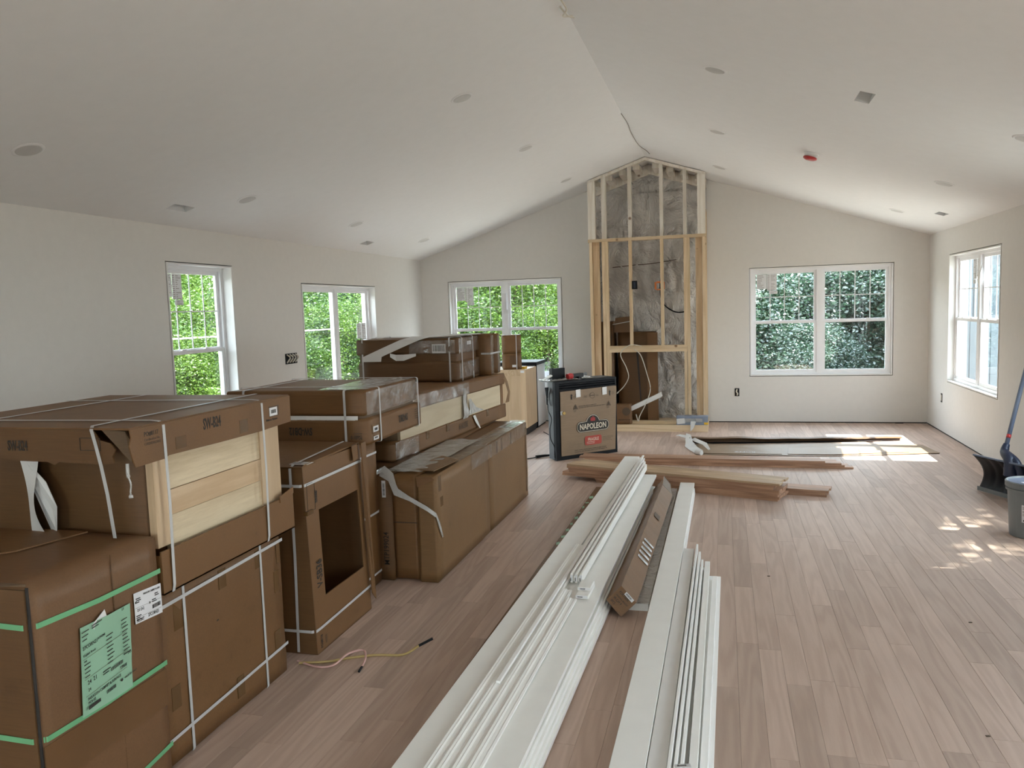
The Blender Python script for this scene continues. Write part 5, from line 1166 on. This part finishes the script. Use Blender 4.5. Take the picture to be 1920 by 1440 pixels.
# ================================================================== OAK BOARDS
def oak_stack(x0, y0, rot, rows, label_of, group, mat='oak', base=(0, 0)):
    c, s = math.cos(rot), math.sin(rot)
    for k, (a, b, v0, v1, z0, z1, m, lb_) in enumerate(rows):
        mb = MB().chbox(a, b, v0, v1, 0, z1-z0, .0012)
        o = mb.build('oak_board', M[m], None); o.location = (x0, y0, z0); o.rotation_euler = (0, 0, rot)
        me = o.data; ca, cb2 = (a+b)/2, (v0+v1)/2; me.transform(Matrix.Translation((-ca, -cb2, 0)))
        o.location = (x0+c*ca-s*cb2, y0+s*ca+c*cb2, z0); tag(o, lb_, 'oak board', group)
ro = random.Random(5)
T2 = .0188; W3 = .098
rot = math.atan2(6.79-7.46, .445+1.50)
L = math.hypot(6.79-7.46, .445+1.50); rows = []
G1 = 'oak boards in the front stack'
for k in range(8):
    z0 = k*T2; top = k == 7
    for j in range(3):
        lo = (-.03 if k in (3, 2) and j == 0 else ro.uniform(.01, .05)); hi = L-ro.uniform(0, .03)-(.05 if k in (5, 6) else 0)
        if k < 2: lo = ro.uniform(.3, .35)
        if k > 5 and j == 0: lo = .02
        w0 = .05+j*(W3+.002)+ro.uniform(-.004, .004)
        if top: lb_ = ['pale top board of the front oak stack nearest the camera', 'middle pale top board of the front oak stack', 'rear pale top board of the front oak stack'][j]
        elif j == 0: lb_ = 'oak board in the front face of the front stack, '+['bottom layer', 'second layer from the floor', 'third layer from the floor', 'fourth layer from the floor', 'fifth layer from the floor', 'sixth layer from the floor', 'seventh layer from the floor'][k]
        else: lb_ = 'oak board hidden inside the front stack, behind its front face'
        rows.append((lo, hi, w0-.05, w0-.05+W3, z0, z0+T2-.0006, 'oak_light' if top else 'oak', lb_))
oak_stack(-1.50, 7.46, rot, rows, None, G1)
G2 = 'oak boards in the long rear stack'; rows = []
ends = [2.68, 2.60, 2.57, 2.42]
for k in range(4):
    for j in range(2):
        lo = [0.03, .07, .0, -.04][k]+ro.uniform(0, .02)
        lb_ = ('front' if j == 0 else 'rear')+' top board of the long low oak stack before the flattened carton' if k == 3 else 'oak board in the long low oak stack before the flattened carton, '+['bottom', 'second', 'third'][k]+' layer, '+('front' if j == 0 else 'rear')+' row'
        rows.append((lo, ends[k]-.03*j, j*(W3+.002), j*(W3+.002)+W3, k*T2, k*T2+T2-.0006, 'oak', lb_))
oak_stack(-1.46, 8.245, math.atan2(-.03, 2.7), rows, None, G2)
rows = []
for k in range(3):
    for j in range(2):
        hi = [.37, .35, .38][k]+ro.uniform(-.01, .01)
        rows.append((0, hi, j*(W3+.003), j*(W3+.003)+W3, k*T2, k*T2+T2-.0006, 'oak', ('front' if j == 0 else 'rear')+' top offcut of the short oak stack right of the front stack' if k == 2 else ['bottom', 'middle'][k]+' offcut of the short oak stack right of the front stack, '+('front' if j == 0 else 'rear')+' row'))
oak_stack(.475, 7.07, math.atan2(-.07, .35), rows, None, 'short oak offcuts')
# flattened carton with sun on it
t = thing('flattened_carton', 'flattened pale brown carton spread on the floor with sunlight on its right end', 'cardboard sheet', (.9, 9.2, 0))
P = [(-.30, 8.80), (.20, 8.83), (1.12, 8.86), (2.20, 9.12), (2.14, 9.64), (1.3, 9.66), (.3, 9.55), (-.36, 9.50)]
MB().prism([(x, y, .002+.004*(i % 2)) for i, (x, y) in enumerate(P)], (0, 0, .004)).build('lower_sheet', M['cardN'], t)
MB().prism([(-.25, 8.86, .012), (.6, 8.88, .012), (.62, 9.15, .03), (.2, 9.22, .028), (-.28, 9.28, .014)], (0, 0, .004)).build('folded_panel', M['cardN'], t)
MB().prism([(.66, 8.89, .012), (1.12, 8.90, .012), (1.9, 9.12, .010), (1.1, 9.20, .034), (.70, 9.20, .03)], (0, 0, .004)).build('folded_panel', M['cardN'], t)
# long raised flap at the back: open fold, dark underneath
v = []; n = 30
for i in range(n+1):
    a = i/n; x = -.40+2.40*a; y = 9.60+.40*a-.10*math.sin(a*PI)*.5; h = .075*(1-.55*a)+.012*noise.noise(Vector((x*3, 0, 0)))
    v += [(x, y, .004), (x, y+.02, h), (x, y-.085, h*.92+.006), (x, y-.088, h*.92), (x, y+.012, h-.006), (x, y-.008, .004)]
MB().add(v, [(i*6+k, i*6+(k+1) % 6, i*6+6+(k+1) % 6, i*6+6+k) for i in range(n) for k in range(6)]+[(5, 4, 3, 2, 1, 0), tuple(range(n*6, n*6+6))]).build('raised_flap', M['cardD'], t)
MB().prism([(-.32, 9.50, .006), (1.5, 9.80, .006), (1.5, 9.84, .007), (-.36, 9.60, .007)], (0, 0, .002)).build('painted_shade_strip', M['black'], t)  # black strip painting the shade under the raised flap
text('ROPPE', .075, (.33, 8.985, .0185), (-1, 0, 0), (0, -1, 0), M['paper'], t, 1.0, name='white_logo')
t = thing('paper_wrap', 'curl of torn white wrapping paper at the left end of the flattened carton', 'paper', (-.38, 9.2, 0))
MB().ribbon([(-.46, 9.82, .02), (-.42, 9.6, .05), (-.40, 9.35, .03), (-.34, 9.1, .025), (-.26, 8.83, .03)], [(.02, .01, .12), (.06, .02, .10), (.09, .03, .05), (.09, .02, .03), (.07, .02, .04)], .002).build('sheet', M['foam'], t)
MB().ribbon([(-.40, 9.62, .03), (-.44, 9.8, .04), (-.54, 9.98, .03), (-.58, 10.0, .02)], [(.04, 0, .03), (.03, 0, .03), (.02, 0, .02), (.01, 0, .01)], .002).build('torn_strip', M['foam'], t)
MB().ribbon([(-.36, 9.5, .07), (-.30, 9.42, .055), (-.22, 9.30, .045), (-.16, 9.0, .03)], [(.05, 0, .02), (.06, 0, .02), (.05, 0, .02), (.02, 0, .01)], .002).build('torn_strip', M['foam'], t)
MB().tube([(-.30, 8.86, .03), (-.24, 8.80, .028)], .026, 14, 1).build('rolled_end', M['foam'], t)

# ================================================================== BUCKET AND SHOVEL
t = thing('bucket', 'grey lidded plastic bucket with a wire handle at the right edge of the photo', 'bucket', (2.03, 6.05, 0))
c = (2.03, 6.05, 0)
MB().lathe(c, [(.118, 0), (.124, .004), (.140, .30), (.1405, .318), (.152, .320), (.153, .334), (.143, .336), (.1435, .348)], 48).build('pail', M['grey'], t, smooth=False)
MB().lathe(c, [(.146, .344), (.156, .346), (.157, .378), (.150, .384), (.146, .382), (.140, .372), (.02, .371)], 48).build('lid', M['grey'], t)
MB().lathe(c, [(.137, .3715), (.136, .3735), (.03, .3738)], 40).build('lid_centre', M['blue'], t)
MB().obox((1.97, 5.99, .374), (.06, .02, 0), (-.015, .04, 0), (0, 0, .002)).build('lid_sticker', M['paper'], t)
for sx in (-1, 1): MB().cyl((c[0]+sx*-.06, c[1]-.140, .30), .018, .014, .014, 12, (sx*-.35, -.9, 0)).build('handle_boss', M['grey'], t)
MB().tube([(1.965, 5.905, .30), (2.0, 5.885, .24), (2.06, 5.88, .19), (2.13, 5.90, .18), (2.19, 5.97, .22)], .0028, 6).build('wire_handle', M['metal'], t)
def on_pail(a0, a1, z0, z1, name, m, off=.0008):
    v = []; n = 8
    for i in range(n+1):
        a = math.radians(a0+(a1-a0)*i/n)
        for z in (z0, z1):
            r = .124+(z-.004)*.016/.296+off; v.append((c[0]+r*math.cos(a), c[1]+r*math.sin(a), z))
    return MB().add(v, [(2*i, 2*i+2, 2*i+3, 2*i+1) for i in range(n)]).build(name, M[m], t)
on_pail(-131, -105, .115, .235, 'paper_label', 'paper'); on_pail(-88, -60, .06, .20, 'paper_label', 'paper')
for k, z in enumerate((.222, .214, .206, .190, .183, .170, .162)): on_pail(-129, -129+rd.uniform(12, 22), z, z+.003, 'label_print', 'inkf', .0014)
on_pail(-127, -110, .122, .134, 'barcode', 'ink', .0014)
t = thing('snow_shovel', 'snow pusher shovel with a black ribbed blade and blue handle leaning by the right wall', 'shovel', (2.2, 7.1, 0))
B0, B1 = Vector((2.085, 7.42, .004)), Vector((2.36, 6.83, .004)); C0, C1 = Vector((1.985, 7.25, .335)), Vector((2.30, 6.62, .335))
nb_ = (B1-B0).cross(Vector((0, 0, 1))).normalized()     # points away from the concave side
if nb_.x < 0: nb_ = -nb_
nu, nv = 36, 16; v = []
for side in (0, 1):
    for j in range(nv+1):
        b = j/nv
        for i in range(nu+1):
            a = i/nu; p = (B0.lerp(B1, a)).lerp(C0.lerp(C1, a), b)
            rib = .010*max(0, math.sin(a*PI*14)) if .12 < b < .95 and .1 < a < .95 else 0
            p = p+nb_*(.085*math.sin(b*PI*.95)-.0*a+rib+(.004 if side else 0)); v.append(p)
K = (nu+1)*(nv+1); F = []
for j in range(nv):
    for i in range(nu):
        q = [j*(nu+1)+i, j*(nu+1)+i+1, (j+1)*(nu+1)+i+1, (j+1)*(nu+1)+i]; F += [tuple(q), tuple(K+x for x in q[::-1])]
for i in range(nu): F += [(i, K+i, K+i+1, i+1), (nv*(nu+1)+i, nv*(nu+1)+i+1, K+nv*(nu+1)+i+1, K+nv*(nu+1)+i)]
for j in range(nv): F += [(j*(nu+1), (j+1)*(nu+1), K+(j+1)*(nu+1), K+j*(nu+1)), (j*(nu+1)+nu, K+j*(nu+1)+nu, K+(j+1)*(nu+1)+nu, (j+1)*(nu+1)+nu)]
MB().add(v, F).build('blade', M['blackp'], t, smooth=True)
MB().obox(B0-nb_*.004, B1-B0, (0, 0, .035), nb_*.005).build('wear_strip', M['grey'], t)
MB().obox(C0.lerp(C1, .02), (C1-C0)*.96, (0, 0, .012), nb_*.012).build('top_rim', M['steelblue'], t)
mid = C0.lerp(C1, .5); hb = Vector((2.165, 7.04, .40)); hd = Vector((.20, .22, .62)).normalized()
MB().tube([mid+nb_*.05+Vector((0, 0, -.10)), mid+nb_*.035+Vector((0, 0, .02)), hb, hb+hd*.07], lambda a: .055-.032*a, 12).build('socket', M['navy'], t, smooth=True)
MB().tube([mid+nb_*.09+Vector((0, 0, -.18))+(C1-C0)*.12, mid+nb_*.05+(C1-C0)*.08, hb], lambda a: .03, 10).build('socket_brace', M['navy'], t, smooth=True)
MB().tube([hb+hd*.03, hb+hd*1.02], .0165, 12, 1).build('handle', M['steelblue'], t, smooth=True)
MB().tube([hb+hd*.98, hb+hd*1.14], .020, 12, 1).build('grip', M['blackp'], t, smooth=True)
MB().tube([hb+hd*.12, hb+hd*.15], .0172, 12, 1).build('red_sticker', M['red'], t, smooth=True)
# small debris on the floor
for x, y, l in ((.25, 4.9, 'tiny dark chip on the floor right of the white trim, about midway'), (1.2, 4.35, 'tiny dark chip on the floor in the middle of the open right side'), (.95, 3.2, 'tiny dark chip on the near floor in the lower right'), (1.62, 2.95, 'tiny dark chip near the right edge of the near floor')):
    o = MB().obox((x, y, .0), (.014, .004, 0), (-.003, .007, 0), (0, 0, .003)).build('wood_chip', M['inkf'], org=(x, y, 0)); tag(o, l, 'wood chip')
